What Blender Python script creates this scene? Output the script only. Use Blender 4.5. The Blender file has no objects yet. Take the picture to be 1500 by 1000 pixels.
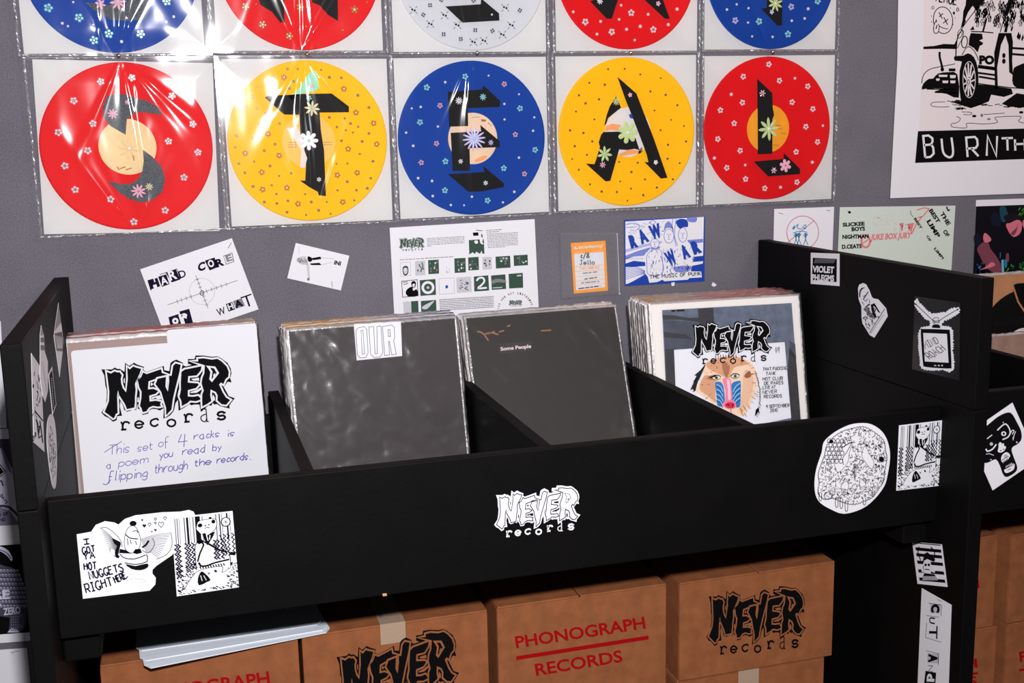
import bpy, bmesh, math, random
from mathutils import Vector, Matrix, Euler, noise
from mathutils.geometry import tessellate_polygon
R = math.radians
random.seed(7)
SC = bpy.context.scene; COL = SC.collection

# ------------------------------------------------------------------ camera, world, light, exposure
CAM_LOC = Vector((0.3187, -2.2393, 1.6077)); CAM_ROT = Euler((R(79.4827884), R(1.25521952), R(-16.6059512)))
FPX = 1670.717
cd = bpy.data.cameras.new('camera'); cam = bpy.data.objects.new('camera', cd); COL.objects.link(cam)
cam.location = CAM_LOC; cam.rotation_euler = CAM_ROT
cd.sensor_width = 36; cd.lens = FPX / 1500 * 36; cd.clip_start = 0.02
SC.camera = cam
w = bpy.data.worlds.new('room_ambient'); SC.world = w; w.use_nodes = True
w.node_tree.nodes['Background'].inputs[0].default_value = (0.95, 0.93, 1.0, 1)
w.node_tree.nodes['Background'].inputs[1].default_value = 0.10
def area(name, loc, tgt, size, power, col):
    l = bpy.data.lights.new(name, 'AREA'); l.shape = 'DISK'; l.size = size; l.energy = power; l.color = col
    o = bpy.data.objects.new(name, l); COL.objects.link(o); o.location = loc
    o.rotation_euler = (Vector(tgt) - Vector(loc)).to_track_quat('-Z', 'Y').to_euler(); return o
area('camera_flash', (0.38, -2.27, 1.885), (0.85, 0, 1.30), 0.075, 55, (1.0, 0.985, 1.0))
area('shop_ceiling_lamp', (2.5, -1.6, 2.9), (0.9, 0, 1.3), 1.0, 17, (1.0, 0.78, 0.72))
SC.view_settings.view_transform = 'Standard'; SC.view_settings.look = 'None'
SC.view_settings.gamma = 1; SC.view_settings.use_curve_mapping = False; SC.view_settings.exposure = 0.0
SC.cycles.transparent_max_bounces = 32

# ------------------------------------------------------------------ helpers
def lin(c):
    return tuple((x/255/12.92 if x/255 <= .04045 else ((x/255+.055)/1.055)**2.4) for x in c) + (1,)
MATS = {}
def mat(name, rgb, rough=.6, spec=.3, metal=0, noise_amt=0, scale=60, bump=0, bscale=200, coat=0, trans=0):
    if name in MATS: return MATS[name]
    m = bpy.data.materials.new(name); m.use_nodes = True; nt = m.node_tree; b = nt.nodes['Principled BSDF']
    b.inputs['Base Color'].default_value = lin(rgb); b.inputs['Roughness'].default_value = rough
    b.inputs['Specular IOR Level'].default_value = spec; b.inputs['Metallic'].default_value = metal
    b.inputs['Coat Weight'].default_value = coat; b.inputs['Coat Roughness'].default_value = .12
    b.inputs['Transmission Weight'].default_value = trans
    tc = nt.nodes.new('ShaderNodeTexCoord')
    if noise_amt:
        n = nt.nodes.new('ShaderNodeTexNoise'); n.inputs['Scale'].default_value = scale; n.inputs['Detail'].default_value = 5
        r = nt.nodes.new('ShaderNodeValToRGB'); c = lin(rgb)
        r.color_ramp.elements[0].color = tuple(x*(1-noise_amt) for x in c[:3])+(1,)
        r.color_ramp.elements[1].color = tuple(min(1, x*(1+noise_amt)) for x in c[:3])+(1,)
        r.color_ramp.elements[0].position = .3; r.color_ramp.elements[1].position = .7
        nt.links.new(tc.outputs['Object'], n.inputs['Vector']); nt.links.new(n.outputs[0], r.inputs[0]); nt.links.new(r.outputs[0], b.inputs['Base Color'])
    if bump:
        n = nt.nodes.new('ShaderNodeTexNoise'); n.inputs['Scale'].default_value = bscale; n.inputs['Detail'].default_value = 3
        bp = nt.nodes.new('ShaderNodeBump'); bp.inputs['Strength'].default_value = bump; bp.inputs['Distance'].default_value = .001
        nt.links.new(tc.outputs['Object'], n.inputs['Vector']); nt.links.new(n.outputs[0], bp.inputs['Height']); nt.links.new(bp.outputs[0], b.inputs['Normal'])
    MATS[name] = m; return m
def film(name, tint=(1, 1, 1), gloss=.06, rough=.12, haze=.03, bump=0, bscale=120, hazecol=(.9, .88, .88)):
    if name in MATS: return MATS[name]
    m = bpy.data.materials.new(name); m.use_nodes = True; nt = m.node_tree; nt.nodes.clear(); N = nt.nodes.new; L = nt.links.new
    out = N('ShaderNodeOutputMaterial'); t = N('ShaderNodeBsdfTransparent'); t.inputs[0].default_value = tuple(tint)+(1,)
    g = N('ShaderNodeBsdfGlossy'); g.inputs['Roughness'].default_value = rough
    d = N('ShaderNodeBsdfDiffuse'); d.inputs[0].default_value = tuple(hazecol)+(1,)
    m1 = N('ShaderNodeMixShader'); m1.inputs[0].default_value = haze; L(t.outputs[0], m1.inputs[1]); L(d.outputs[0], m1.inputs[2])
    f = N('ShaderNodeFresnel'); f.inputs[0].default_value = 1.45
    a = N('ShaderNodeMath'); a.operation = 'ADD'; a.inputs[1].default_value = gloss; L(f.outputs[0], a.inputs[0]); a.use_clamp = True
    m2 = N('ShaderNodeMixShader'); L(a.outputs[0], m2.inputs[0]); L(m1.outputs[0], m2.inputs[1]); L(g.outputs[0], m2.inputs[2]); L(m2.outputs[0], out.inputs[0])
    if bump:
        tc = N('ShaderNodeTexCoord'); n = N('ShaderNodeTexNoise'); n.inputs['Scale'].default_value = bscale; n.inputs['Detail'].default_value = 4
        bp = N('ShaderNodeBump'); bp.inputs['Strength'].default_value = bump; bp.inputs['Distance'].default_value = .002
        L(tc.outputs['Object'], n.inputs['Vector']); L(n.outputs[0], bp.inputs['Height']); L(bp.outputs[0], g.inputs['Normal']); L(bp.outputs[0], f.inputs['Normal'])
    MATS[name] = m; return m
def tag(o, label=None, cat=None, group=None, kind=None):
    if label: o['label'] = label
    if cat: o['category'] = cat
    if group: o['group'] = group
    if kind: o['kind'] = kind
    return o
def obj(name, verts, faces, mats, parent=None, world=None, mi=None, smooth=False):
    """mesh from WORLD-space verts; world = matrix of the object (children: of the parent)"""
    W = world or (parent_world(parent) if parent else Matrix.Identity(4)); inv = W.inverted()
    me = bpy.data.meshes.new(name); me.from_pydata([inv @ Vector(v) for v in verts], [], faces)
    if not isinstance(mats, (list, tuple)): mats = [mats]
    for m in mats: me.materials.append(m)
    if mi: me.polygons.foreach_set('material_index', mi)
    if smooth: me.polygons.foreach_set('use_smooth', [True]*len(me.polygons))
    me.update(); o = bpy.data.objects.new(name, me); COL.objects.link(o)
    if parent: o.parent = parent
    else:
        o.matrix_world = W
        WM[o.name] = W
    return o
WM = {}
def parent_world(p):
    M = Matrix.Identity(4)
    while p is not None:
        if p.name in WM: return WM[p.name] @ M
        p = p.parent
    return M
def empty(name, M, label=None, cat=None, group=None):
    o = bpy.data.objects.new(name, None); COL.objects.link(o); o.empty_display_size = .05
    if not isinstance(M, Matrix): M = Matrix.Translation(M)
    o.matrix_world = M; WM[o.name] = M
    return tag(o, label, cat, group)
def box(x0, x1, y0, y1, z0, z1):
    v = [(x, y, z) for x in (x0, x1) for y in (y0, y1) for z in (z0, z1)]
    return v, [(0, 1, 3, 2), (4, 6, 7, 5), (0, 4, 5, 1), (2, 3, 7, 6), (0, 2, 6, 4), (1, 5, 7, 3)]
def bevelled(name, b, m, parent=None, bev=.0015, kind=None, xf=None, seg=2):
    bm = bmesh.new(); v, f = box(*b); vs = [bm.verts.new(p) for p in v]
    for q in f: bm.faces.new([vs[i] for i in q])
    bmesh.ops.recalc_face_normals(bm, faces=bm.faces)
    if bev: bmesh.ops.bevel(bm, geom=bm.edges[:], offset=bev, segments=seg, profile=.5, affect='EDGES')
    me = bpy.data.meshes.new(name); inv = parent_world(parent).inverted() if parent else Matrix.Identity(4)
    M = inv @ (xf if xf else Matrix.Identity(4)); c = Vector(((b[0]+b[1])/2, (b[2]+b[3])/2, b[4]))
    if not parent: bm.transform(Matrix.Translation(-c))
    else: bm.transform(M)
    bm.to_mesh(me); bm.free(); me.materials.append(m); o = bpy.data.objects.new(name, me); COL.objects.link(o)
    if parent: o.parent = parent
    else: o.location = c; WM[o.name] = Matrix.Translation(c)
    if kind: o['kind'] = kind
    return o

# -------- picking a point of a real plane from its place in the photograph
CM = CAM_ROT.to_matrix()
def ray(x, y): return CM @ Vector((x-750, 500-y, -FPX))
class Plane:
    def __init__(s, p, n): s.p = Vector(p); s.n = Vector(n).normalized()
    def hit(s, x, y, lift=0):
        d = ray(x, y); t = (s.p-CAM_LOC).dot(s.n)/d.dot(s.n); return CAM_LOC + d*t + s.n*lift
WALL = Plane((0, -.0015, 0), (0, -1, 0)); BOARD = Plane((0, -.6465, 0), (0, -1, 0)); CARTON = Plane((0, -.4502, 0), (0, -1, 0))
RIGHTP = Plane((1.5415, 0, 0), (-1, 0, 0)); LEFTP = Plane((.1275, 0, 0), (1, 0, 0))
LAY = .00016

def catmull(pts, n=6, closed=False):
    if len(pts) < 3: return pts
    out = []; P = list(pts); m = len(P)
    rng = range(m if closed else m-1)
    for i in rng:
        if closed: a, b, c, d = P[(i-1) % m], P[i], P[(i+1) % m], P[(i+2) % m]
        else: a, b, c, d = P[max(i-1, 0)], P[i], P[i+1], P[min(i+2, m-1)]
        for k in range(n):
            t = k/n; t2 = t*t; t3 = t2*t
            out.append(tuple(.5*((2*b[j])+(-a[j]+c[j])*t+(2*a[j]-5*b[j]+4*c[j]-d[j])*t2+(-a[j]+3*b[j]-3*c[j]+d[j])*t3) for j in (0, 1)))
    if not closed: out.append(tuple(P[-1][:2]))
    return out
def ribbon(pts, w, closed=False):
    P = [p for i, p in enumerate(pts) if i == 0 or abs(p[0]-pts[i-1][0])+abs(p[1]-pts[i-1][1]) > 1e-6]
    m = len(P)
    if m < 2: return [], []
    L, Rr = [], []
    for i in range(m):
        a = P[(i-1) % m] if (closed or i > 0) else P[i]; c = P[(i+1) % m] if (closed or i < m-1) else P[i]; b = P[i]
        d1 = Vector((b[0]-a[0], b[1]-a[1])); d2 = Vector((c[0]-b[0], c[1]-b[1]))
        if d1.length < 1e-9: d1 = d2.copy()
        if d2.length < 1e-9: d2 = d1.copy()
        d1.normalize(); d2.normalize(); t = d1+d2
        if t.length < .2: t = d2.copy()
        t.normalize(); n = Vector((-t.y, t.x)); k = w/2/max(.55, n.dot(Vector((-d1.y, d1.x))))
        L.append((b[0]+n.x*k, b[1]+n.y*k)); Rr.append((b[0]-n.x*k, b[1]-n.y*k))
    f = []; rg = range(m) if closed else range(m-1)
    for i in rg: j = (i+1) % m; f.append((i, j, m+j, m+i))
    return L+Rr, f

# -------- single stroke hand lettering (x 0..6, y 0..9, base line 2)
G = dict(A="02 39 62;15 55", B="02 09 39 58 57 46 06;46 55 53 32 02", C="~58 39 18 06 13 32 53", D="02 09 39 57 54 32 02", E="59 09 02 52;06 46",
F="59 09 02;06 46", G="~58 39 18 06 04 22 42 54;34 54 52", H="09 02;59 52;06 56", I="09 49;29 22;02 42", J="19 59;39 33 12 03", K="09 02;59 05;15 52", L="09 02 52",
M="02 09 35 69 62", N="02 09 52 59", O="~39 18 06 04 22 42 54 56 48 39", P="02 09 49 58 56 45 05", Q="~39 17 04 22 42 64 57 39;44 62", R="02 09 49 58 56 45 05;25 52",
S="~58 39 18 07 26 45 54 42 22 03", T="09 69;39 32", U="~09 04 22 42 54 59", V="09 32 69", W="09 12 36 52 69", X="09 52;59 02", Y="09 36 69;36 32", Z="09 59 02 52",
a="~46 26 04 22 42 46;46 42 52", b="09 02;~05 26 45 43 22 03", c="~45 26 14 13 22 43", d="~46 26 04 13 32 44;49 42", e="~04 44 45 26 05 03 22 43", f="~49 29 18 12 10;05 35",
g="~46 26 04 13 43;46 41 20 01", h="09 02;~04 26 45 42", i="16 12;18 19", j="36 31 10;38 39", k="09 02;36 04;14 32", l="19 12 22", m="06 02;~05 26 35 32;~35 56 65 62",
n="06 02;~05 26 45 42", o="~26 05 03 22 43 45 26", p="06 00;~05 26 45 43 22 03", q="~46 26 04 13 43;46 40", r="06 02;~04 26 46", s="~45 26 05 14 33 22 03",
t="18 13 22 32;06 36", u="~06 03 22 43;46 42", v="06 22 46", w="06 12 34 52 66", x="06 42;46 02", y="06 23;46 10", z="06 46 02 42")
G.update({'0': G['O'], '1': "17 29 22", '2': "~08 29 48 46 02;02 52", '3': "~08 39 48 26 44 33 03", '4': "29 04 64;49 40", '5': "59 09 06 45 53 32 02", '6': "~49 17 04 22 43 35 05",
'7': "09 59 22", '8': "~35 18 39 58 35 03 32 63 35", '9': "~56 35 17 29 48 57 42", '/': "00 59", '.': "12 22", '-': "05 45", "'": "19 17", ',': "12 10", '&': "52 18 39 37 03 22 55"})
def glyph(ch):
    out = []; wmax = 0
    for st in G.get(ch, "").split(';'):
        if not st: continue
        sm = st[0] == '~'; pts = [(int(q[0]), int(q[1])-2) for q in st.strip('~').split()]
        if sm: pts = catmull(pts, 4)
        wmax = max(wmax, max(p[0] for p in pts)); out.append(pts)
    return out, wmax
FONTCACHE = {}
def font_tris(s, bold=0.0):
    k = (s, bold)
    if k in FONTCACHE: return FONTCACHE[k]
    c = bpy.data.curves.new('t', 'FONT'); c.body = s; c.size = 1; c.offset = bold; c.resolution_u = 3
    o = bpy.data.objects.new('t', c); COL.objects.link(o); dg = bpy.context.evaluated_depsgraph_get(); dg.update()
    me = o.evaluated_get(dg).to_mesh(); v = [(p.co.x, p.co.y) for p in me.vertices]; f = [tuple(p.vertices) for p in me.polygons]
    o.evaluated_get(dg).to_mesh_clear(); bpy.data.objects.remove(o); bpy.data.curves.remove(c)
    x0 = min(p[0] for p in v); x1 = max(p[0] for p in v); y0 = min(p[1] for p in v); y1 = max(p[1] for p in v)
    FONTCACHE[k] = ([((p[0]-x0)/(x1-x0), (p[1]-y0)/(y1-y0)) for p in v], f); return FONTCACHE[k]

class Pic:
    """flat print on a real plane: points are given in photograph crops and land on the plane"""
    def __init__(s, root, plane, base=.0006): s.root = root; s.pl = plane; s.base = base; s.parts = {}; s.c(0, 0, 1); s.z = 1; s.part = 'print'; s.xf = None
    def c(s, ox, oy, k): s.ox, s.oy, s.k = ox, oy, k; return s
    def px(s, p):
        if s.xf: p = s.xf(p)
        return (s.ox+p[0]/s.k, s.oy+p[1]/s.k)
    def add(s, m, vs, fs, z=None):
        d = s.parts.setdefault(s.part, ([], [], [], [])); off = len(d[0]); z = s.z if z is None else z
        if m not in d[2]: d[2].append(m)
        mi = d[2].index(m)
        for p in vs: q = s.px(p); d[0].append(s.pl.hit(q[0], q[1], s.base+z*LAY))
        for f in fs: d[1].append(tuple(i+off for i in f)); d[3].append(mi)
    def poly(s, m, pts, z=None, smooth=0, hole=None):
        if smooth: pts = catmull(pts, smooth, True)
        loops = [[Vector((p[0], p[1], 0)) for p in pts]]
        allp = list(pts)
        if hole: loops.append([Vector((p[0], p[1], 0)) for p in hole]); allp += list(hole)
        s.add(m, allp, [tuple(t) for t in tessellate_polygon(loops)], z)
    wmin = .85
    def line(s, m, pts, w, z=None, smooth=0, closed=False):
        w = max(w*1.12, s.wmin*s.k)
        if smooth: pts = catmull(pts, smooth, closed)
        v, f = ribbon(pts, w, closed); s.add(m, v, f, z)
    def lines(s, m, ls, w, z=None, smooth=0):
        for l in ls: s.line(m, l, w, z, smooth)
    def disc(s, m, c, rx, ry=None, z=None, n=16, rot=0):
        ry = ry or rx; v = [(c[0]+rx*math.cos(a)*math.cos(rot)-ry*math.sin(a)*math.sin(rot), c[1]+rx*math.cos(a)*math.sin(rot)+ry*math.sin(a)*math.cos(rot)) for a in [2*math.pi*i/n for i in range(n)]]
        s.add(m, v, [tuple(range(n))], z)
    def ring(s, m, c, rx, ry, w, z=None, n=24, rot=0):
        v = [(c[0]+rx*math.cos(a)*math.cos(rot)-ry*math.sin(a)*math.sin(rot), c[1]+rx*math.cos(a)*math.sin(rot)+ry*math.sin(a)*math.cos(rot)) for a in [2*math.pi*i/n for i in range(n)]]
        s.line(m, v, w, z, closed=True)
    def frame2(s, p0, p1, h, slant):
        dx, dy = p1[0]-p0[0], p1[1]-p0[1]; L = math.hypot(dx, dy); nx, ny = dy/L, -dx/L
        return lambda u, v: (p0[0]+dx*u+nx*v*h+dx/L*v*h*slant, p0[1]+dy*u+ny*v*h+dy/L*v*h*slant)
    def type(s, m, t, p0, p1, h, bold=0, slant=0, z=None):
        v, f = font_tris(t, bold); F = s.frame2(p0, p1, h, slant); s.add(m, [F(a, b) for a, b in v], f, z)
    def write(s, m, t, p0, p1, h, w, slant=0, z=None, gap=2.0, jit=0):
        x = 0; strokes = []
        for ch in t:
            if ch == ' ': x += 4; continue
            g, gw = glyph(ch)
            for st in g: strokes.append([(x+p[0]+random.uniform(-jit, jit), p[1]+random.uniform(-jit, jit)) for p in st])
            x += gw+gap
        tot = max(x-gap, 1); F = s.frame2(p0, p1, h, slant)
        for st in strokes: s.line(m, [F(a/tot, b/7) for a, b in st], w, z)
    def slab(s, m, ch, c, h, w, rot=0, z=None):
        g = dict(r="03 35;.", )
        ca, sa = math.cos(rot), math.sin(rot)
        P = {'r': ["16 12", "06 16", "02 32", "~14 26 46 55"], 'e': ["~04 44 45 26 05 03 22 43"], 'c': ["~46 26 05 03 22 43", "45 46"], 'o': ["~26 05 03 22 43 45 26"],
             'd': ["29 39 32 42", "~36 26 05 03 22 34"], 's': ["~45 36 16 05 14 34 43 32 12 03", "46 45", "03 02"]}[ch]
        for st in P:
            pts = [(int(q[0])-2.3, 4-int(q[1])) for q in st.strip('~').split()]
            if st[0] == '~': pts = catmull(pts, 4)
            k = h/4; s.line(m, [(c[0]+(p[0]*ca-p[1]*sa)*k, c[1]+(p[0]*sa+p[1]*ca)*k) for p in pts], w, z)
    def greek(s, m, p0, p1, w, z=None, dens=.8):
        dx, dy = p1[0]-p0[0], p1[1]-p0[1]; L = math.hypot(dx, dy); t = 0
        while t < L:
            l = random.uniform(2.2, 7)*w; e = min(t+l, L); s.line(m, [(p0[0]+dx*t/L, p0[1]+dy*t/L), (p0[0]+dx*e/L, p0[1]+dy*e/L)], w, z); t = e+w*random.uniform(.6, 1.5)
    def done(s):
        for n, (v, f, m, mi) in s.parts.items():
            if v: obj(n, v, f, [MATS[x] for x in m], parent=s.root, mi=mi)
        s.parts = {}

def slab_px(name, plane, pts, m, th=.0004, label=None, cat=None, group=None, parent=None, lift=0, crop=None, smooth=0):
    """a flat piece with thickness lying on a plane; outline given in crop pixels"""
    ox, oy, k = crop or (0, 0, 1)
    if smooth: pts = catmull(pts, smooth, True)
    q = [(ox+p[0]/k, oy+p[1]/k) for p in pts]; n = len(q)
    a = [plane.hit(x, y, lift) for x, y in q]; b = [plane.hit(x, y, lift)+plane.n*th for x, y in q]
    tr = [tuple(t) for t in tessellate_polygon([[Vector((p[0], p[1], 0)) for p in q]])]
    f = [tuple(i+n for i in t) for t in tr]+[tuple(reversed(t)) for t in tr]+[(i, (i+1) % n, n+(i+1) % n, n+i) for i in range(n)]
    c = sum(a, Vector())/n
    o = obj(name, a+b, f, m, parent=parent, world=None if parent else Matrix.Translation(c))
    return tag(o, label, cat, group)

# ------------------------------------------------------------------ materials
mat('ink', (9, 8, 10), .8, .08); mat('white', (230, 228, 232), .8, .08); mat('paper', (226, 225, 231), .9, .05); mat('red_ink', (158, 6, 14), .8, .1)
mat('grey_ink', (120, 120, 125), .6); mat('pale_ink', (190, 190, 198), .6); mat('violet_ink', (86, 78, 168), .8, .08); mat('navy_ink', (22, 16, 44), .8, .08)
mat('blue_ink', (22, 62, 165), .5, .3); mat('blue_mid', (120, 130, 205), .6); mat('blue_soft', (175, 180, 222), .6); mat('green_ink', (44, 72, 58), .6); mat('pink_ink', (222, 120, 128), .6); mat('cyan_ink', (30, 130, 170), .6)
mat('mint_paper', (205, 216, 206), .65, .2); mat('orange_card', (250, 165, 22), .5); mat('orange_ink', (250, 190, 140), .5)
mat('kraft', (146, 88, 54), .75, .15, noise_amt=.16, scale=35, bump=.25, bscale=240); mat('kraft_edge', (168, 116, 78), .8, noise_amt=.1)
mat('black_paint', (7, 6, 7), .62, .10, noise_amt=.22, scale=14, bump=.3, bscale=120); mat('wood_chip', (205, 150, 110), .8)
mat('tape', (176, 150, 128), .2, .6, bump=.5, bscale=90); mat('metal_pin', (200, 200, 205), .2, metal=1)
mat('film_white', (238, 238, 240), .35, .4); mat('divider_plastic', (222, 228, 238), .35, .4); mat('white_divider', (216, 216, 222), .6, .2)
mat('vinyl_black', (14, 14, 15), .25, .5)
film('sleeve_film', gloss=.008, rough=.115, haze=.004); film('edge_film', gloss=.10, rough=.3, haze=.13, bump=1.0, bscale=90)
film('pile_film', gloss=.03, rough=.35, haze=.55, bump=.6, bscale=60, hazecol=(.62, .55, .545)); film('pouch_film', gloss=.01, rough=.25, haze=.03, bump=.3, bscale=30)
film('jacket_film', gloss=.03, rough=.16, haze=.02, bump=.25, bscale=22)

# ------------------------------------------------------------------ the setting
def wall_material():
    m = bpy.data.materials.new('grey_felt_wall'); m.use_nodes = True; nt = m.node_tree; b = nt.nodes['Principled BSDF']; N = nt.nodes.new; L = nt.links.new
    tc = N('ShaderNodeTexCoord'); n = N('ShaderNodeTexNoise'); n.inputs['Scale'].default_value = 380; n.inputs['Detail'].default_value = 4
    n2 = N('ShaderNodeTexNoise'); n2.inputs['Scale'].default_value = 9; n2.inputs['Detail'].default_value = 5
    mx = N('ShaderNodeMath'); mx.operation = 'MULTIPLY_ADD'; mx.inputs[1].default_value = .75; L(n.outputs[0], mx.inputs[0])
    m2 = N('ShaderNodeMath'); m2.operation = 'MULTIPLY'; m2.inputs[1].default_value = .25; L(n2.outputs[0], m2.inputs[0]); L(m2.outputs[0], mx.inputs[2])
    r = N('ShaderNodeValToRGB'); r.color_ramp.elements[0].position = .3; r.color_ramp.elements[1].position = .7
    r.color_ramp.elements[0].color = lin((90, 87, 95)); r.color_ramp.elements[1].color = lin((121, 117, 127))
    L(tc.outputs['Object'], n.inputs['Vector']); L(tc.outputs['Object'], n2.inputs['Vector']); L(mx.outputs[0], r.inputs[0]); L(r.outputs[0], b.inputs['Base Color'])
    b.inputs['Roughness'].default_value = .95; b.inputs['Specular IOR Level'].default_value = .1
    bp = N('ShaderNodeBump'); bp.inputs['Strength'].default_value = .5; bp.inputs['Distance'].default_value = .001; L(n.outputs[0], bp.inputs['Height']); L(bp.outputs[0], b.inputs['Normal'])
    return m
bevelled('wall_back', (-1.6, 4.2, 0, .1, 0, 3.0), wall_material(), bev=0, kind='structure')
bevelled('floor', (-1.6, 4.2, -3.6, 0, -.05, 0), mat('dark_floor', (70, 62, 56), .6, noise_amt=.2, scale=8), bev=0, kind='structure')

# ------------------------------------------------------------------ record racks
BP = MATS['black_paint']
XL, XR, TH, ZT, YF, YB, ZB, ZO = .1273, 1.5417, .0261, 1.3593, -.7263, -.6465, 1.1296, .9299
rack = empty('record_rack', (.83, -.37, 0), 'long black painted wooden record rack with four bins, standing over the stickers and cartons', 'record rack')
for x0, x1 in ((XL-TH, XL), (XR, XR+TH)):
    bevelled('side_panel', (x0, x1, YF, -.003, 1.1432, ZT), BP, rack, .0018)
    bevelled('leg_panel', (x0, x1, YF, -.003, 0, 1.1426), BP, rack, .0018)
bevelled('front_board', (XL+.0004, XR-.0004, YB, YB+.02, ZO, ZB), BP, rack, .0018)
for x0, x1 in ((.4686, .4886), (.8328, .8525), (1.1807, 1.2007)):
    bevelled('bin_partition', (x0, x1, YB+.021, -.075, .9595, ZB-.0006), BP, rack, .0015)
bevelled('back_board', (XL+.0004, XR-.0004, -.073, -.053, ZO, 1.08), BP, rack, .0015)
bevelled('bin_floor', (XL+.0004, XR-.0004, YB+.021, -.074, .94, .9585), BP, rack, .001)
for x0, x1 in ((XL+.0004, XL+.05), (XR-.05, XR-.0004)):
    bevelled('cleat', (x0, x1, YB+.022, -.12, .885, .9385), BP, rack, .003)
bevelled('lower_shelf', (XL+.0004, XR-.0004, -.66, -.05, .37, .388), BP, rack, .0015)
pc = Pic(rack, BOARD, .0002); pc.part = 'paint_chip'; pc.poly('wood_chip', [(560, 869), (566, 868.5), (567, 872), (561, 873)]); pc.done()

rack2 = empty('record_rack', (1.95, -.37, 0), 'second black record rack whose left end shows at the right of the photo', 'record rack')
for x0, x1 in ((XR+TH+.001, XR+2*TH), (3.05, 3.076)):
    bevelled('side_panel', (x0, x1, YF+.03, -.003, 0, 1.30), BP, rack2, .0018)
bevelled('front_board', (XR+2*TH+.0004, 3.0496, YB, YB+.02, ZO, 1.149), BP, rack2, .0018)
for x0 in (1.926, 2.30, 2.675):
    bevelled('bin_partition', (x0, x0+.02, YB+.021, -.075, .9595, 1.134), BP, rack2, .0015)
bevelled('back_board', (XR+2*TH+.0004, 3.0496, -.073, -.053, ZO, 1.08), BP, rack2, .0015)
bevelled('bin_floor', (XR+2*TH+.0004, 3.0496, YB+.021, -.074, .94, .9585), BP, rack2, .001)
bevelled('lower_shelf', (XR+2*TH+.0004, 3.0496, -.66, -.05, .37, .388), BP, rack2, .0015)

# ------------------------------------------------------------------ the ragged band logo, drawn once and mapped onto every surface
def cz(k, pts): ox, oy = dict(A=(140, 510), B=(240, 510), C=(140, 555), D=(240, 555))[k]; return [(ox+x/12.5, oy+y/12.5) for x, y in pts]
LOGO_OUT = cz('A', [(105, 385), (300, 385), (350, 350), (410, 380), (440, 372), (530, 430), (540, 262), (615, 320), (705, 262), (760, 295), (890, 340), (870, 390), (935, 430), (1250, 320), (1260, 400), (1350, 415), (1370, 270)]) + \
 cz('B', [(160, 235), (230, 205), (350, 262), (355, 310), (400, 330), (510, 305), (440, 280), (440, 195), (560, 195), (580, 130), (720, 130), (880, 155), (980, 145), (1050, 180), (1170, 270), (1225, 370), (1240, 460), (1215, 540), (1240, 625), (1170, 610), (1100, 710)]) + \
 cz('D', [(1190, 310), (1300, 350), (1200, 480), (1205, 540), (1030, 495), (975, 455), (920, 465), (895, 435), (870, 490), (820, 480), (680, 605), (650, 465), (560, 465), (500, 480), (470, 455), (380, 520), (270, 580), (258, 380), (215, 440), (185, 580), (120, 660), (60, 700)]) + \
 cz('C', [(1240, 722), (1250, 530), (1180, 575), (1110, 550), (1040, 545), (980, 575), (960, 635), (860, 655), (810, 550), (775, 545), (765, 450), (745, 570), (690, 545), (640, 580), (575, 598), (520, 560), (505, 480), (455, 400), (445, 500), (485, 670), (395, 680), (390, 750), (320, 782), (240, 710), (170, 680), (105, 615), (190, 480), (205, 330), (205, 200), (180, 120)]) + cz('A', [(160, 500)])
LOGO_N = cz('A', [(205, 430), (280, 460), (350, 420), (400, 440), (440, 435), (480, 490), (463, 560), (470, 640), (500, 730), (560, 805), (590, 560), (580, 345), (625, 385), (690, 330), (740, 350), (835, 375), (805, 470), (745, 590), (722, 650), (735, 760)]) + \
 cz('C', [(722, 330), (722, 420), (712, 520), (640, 535), (575, 550), (540, 460), (430, 290), (412, 205), (395, 300), (400, 430), (405, 620), (370, 640), (345, 705), (320, 715), (230, 645), (165, 600), (215, 480), (245, 400), (252, 230), (235, 100)])
LOGO_E1 = cz('A', [(772, 580), (832, 530), (872, 440), (935, 470), (1200, 380), (1215, 450), (1320, 480), (1140, 530), (1090, 560), (970, 605), (960, 750), (1060, 740), (1150, 780), (1100, 830), (985, 865)]) + \
 cz('C', [(990, 410), (1100, 395), (1200, 415), (1180, 460), (1200, 495), (1150, 505), (1050, 490), (980, 520), (930, 590), (862, 605), (840, 530), (812, 490), (838, 350), (842, 230), (800, 150)])
LOGO_V = cz('A', [(1120, 600), (1135, 555), (1290, 520), (1280, 700), (1325, 790), (1348, 600), (1342, 500), (1392, 500), (1420, 320)]) + cz('B', [(215, 275), (310, 300), (285, 440), (240, 620), (205, 760)]) + \
 cz('D', [(165, 370), (140, 560), (55, 645)]) + cz('C', [(1292, 655), (1290, 520), (1250, 400), (1200, 230), (1095, 90)])
LOGO_E2 = cz('B', [(322, 430), (385, 385), (430, 378), (690, 325), (680, 395), (640, 450), (600, 495), (447, 510), (440, 625), (620, 640), (640, 665), (590, 725), (440, 765), (440, 880)]) + \
 cz('D', [(540, 322), (630, 305), (670, 350), (672, 375), (590, 405), (480, 395), (430, 440), (330, 495), (320, 400), (285, 320), (312, 200), (310, 60)])
LOGO_R = cz('B', [(625, 190), (720, 180), (880, 205), (980, 190), (1060, 240), (1150, 330), (1190, 430), (1180, 520), (1130, 560), (1090, 655), (1050, 625), (1012, 660), (1080, 810), (1140, 900)]) + \
 cz('D', [(1215, 382), (1140, 470), (1060, 460), (980, 390), (985, 300), (950, 235), (855, 190), (850, 300), (870, 400), (800, 450), (705, 500), (700, 380), (702, 280), (730, 210), (690, 80)]) + cz('B', [(705, 540), (740, 460), (750, 310), (690, 290), (490, 235), (630, 240)])
LOGO_RC = cz('B', [(800, 330), (930, 350), (990, 450), (880, 590), (852, 560), (872, 430), (830, 360)])
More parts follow.
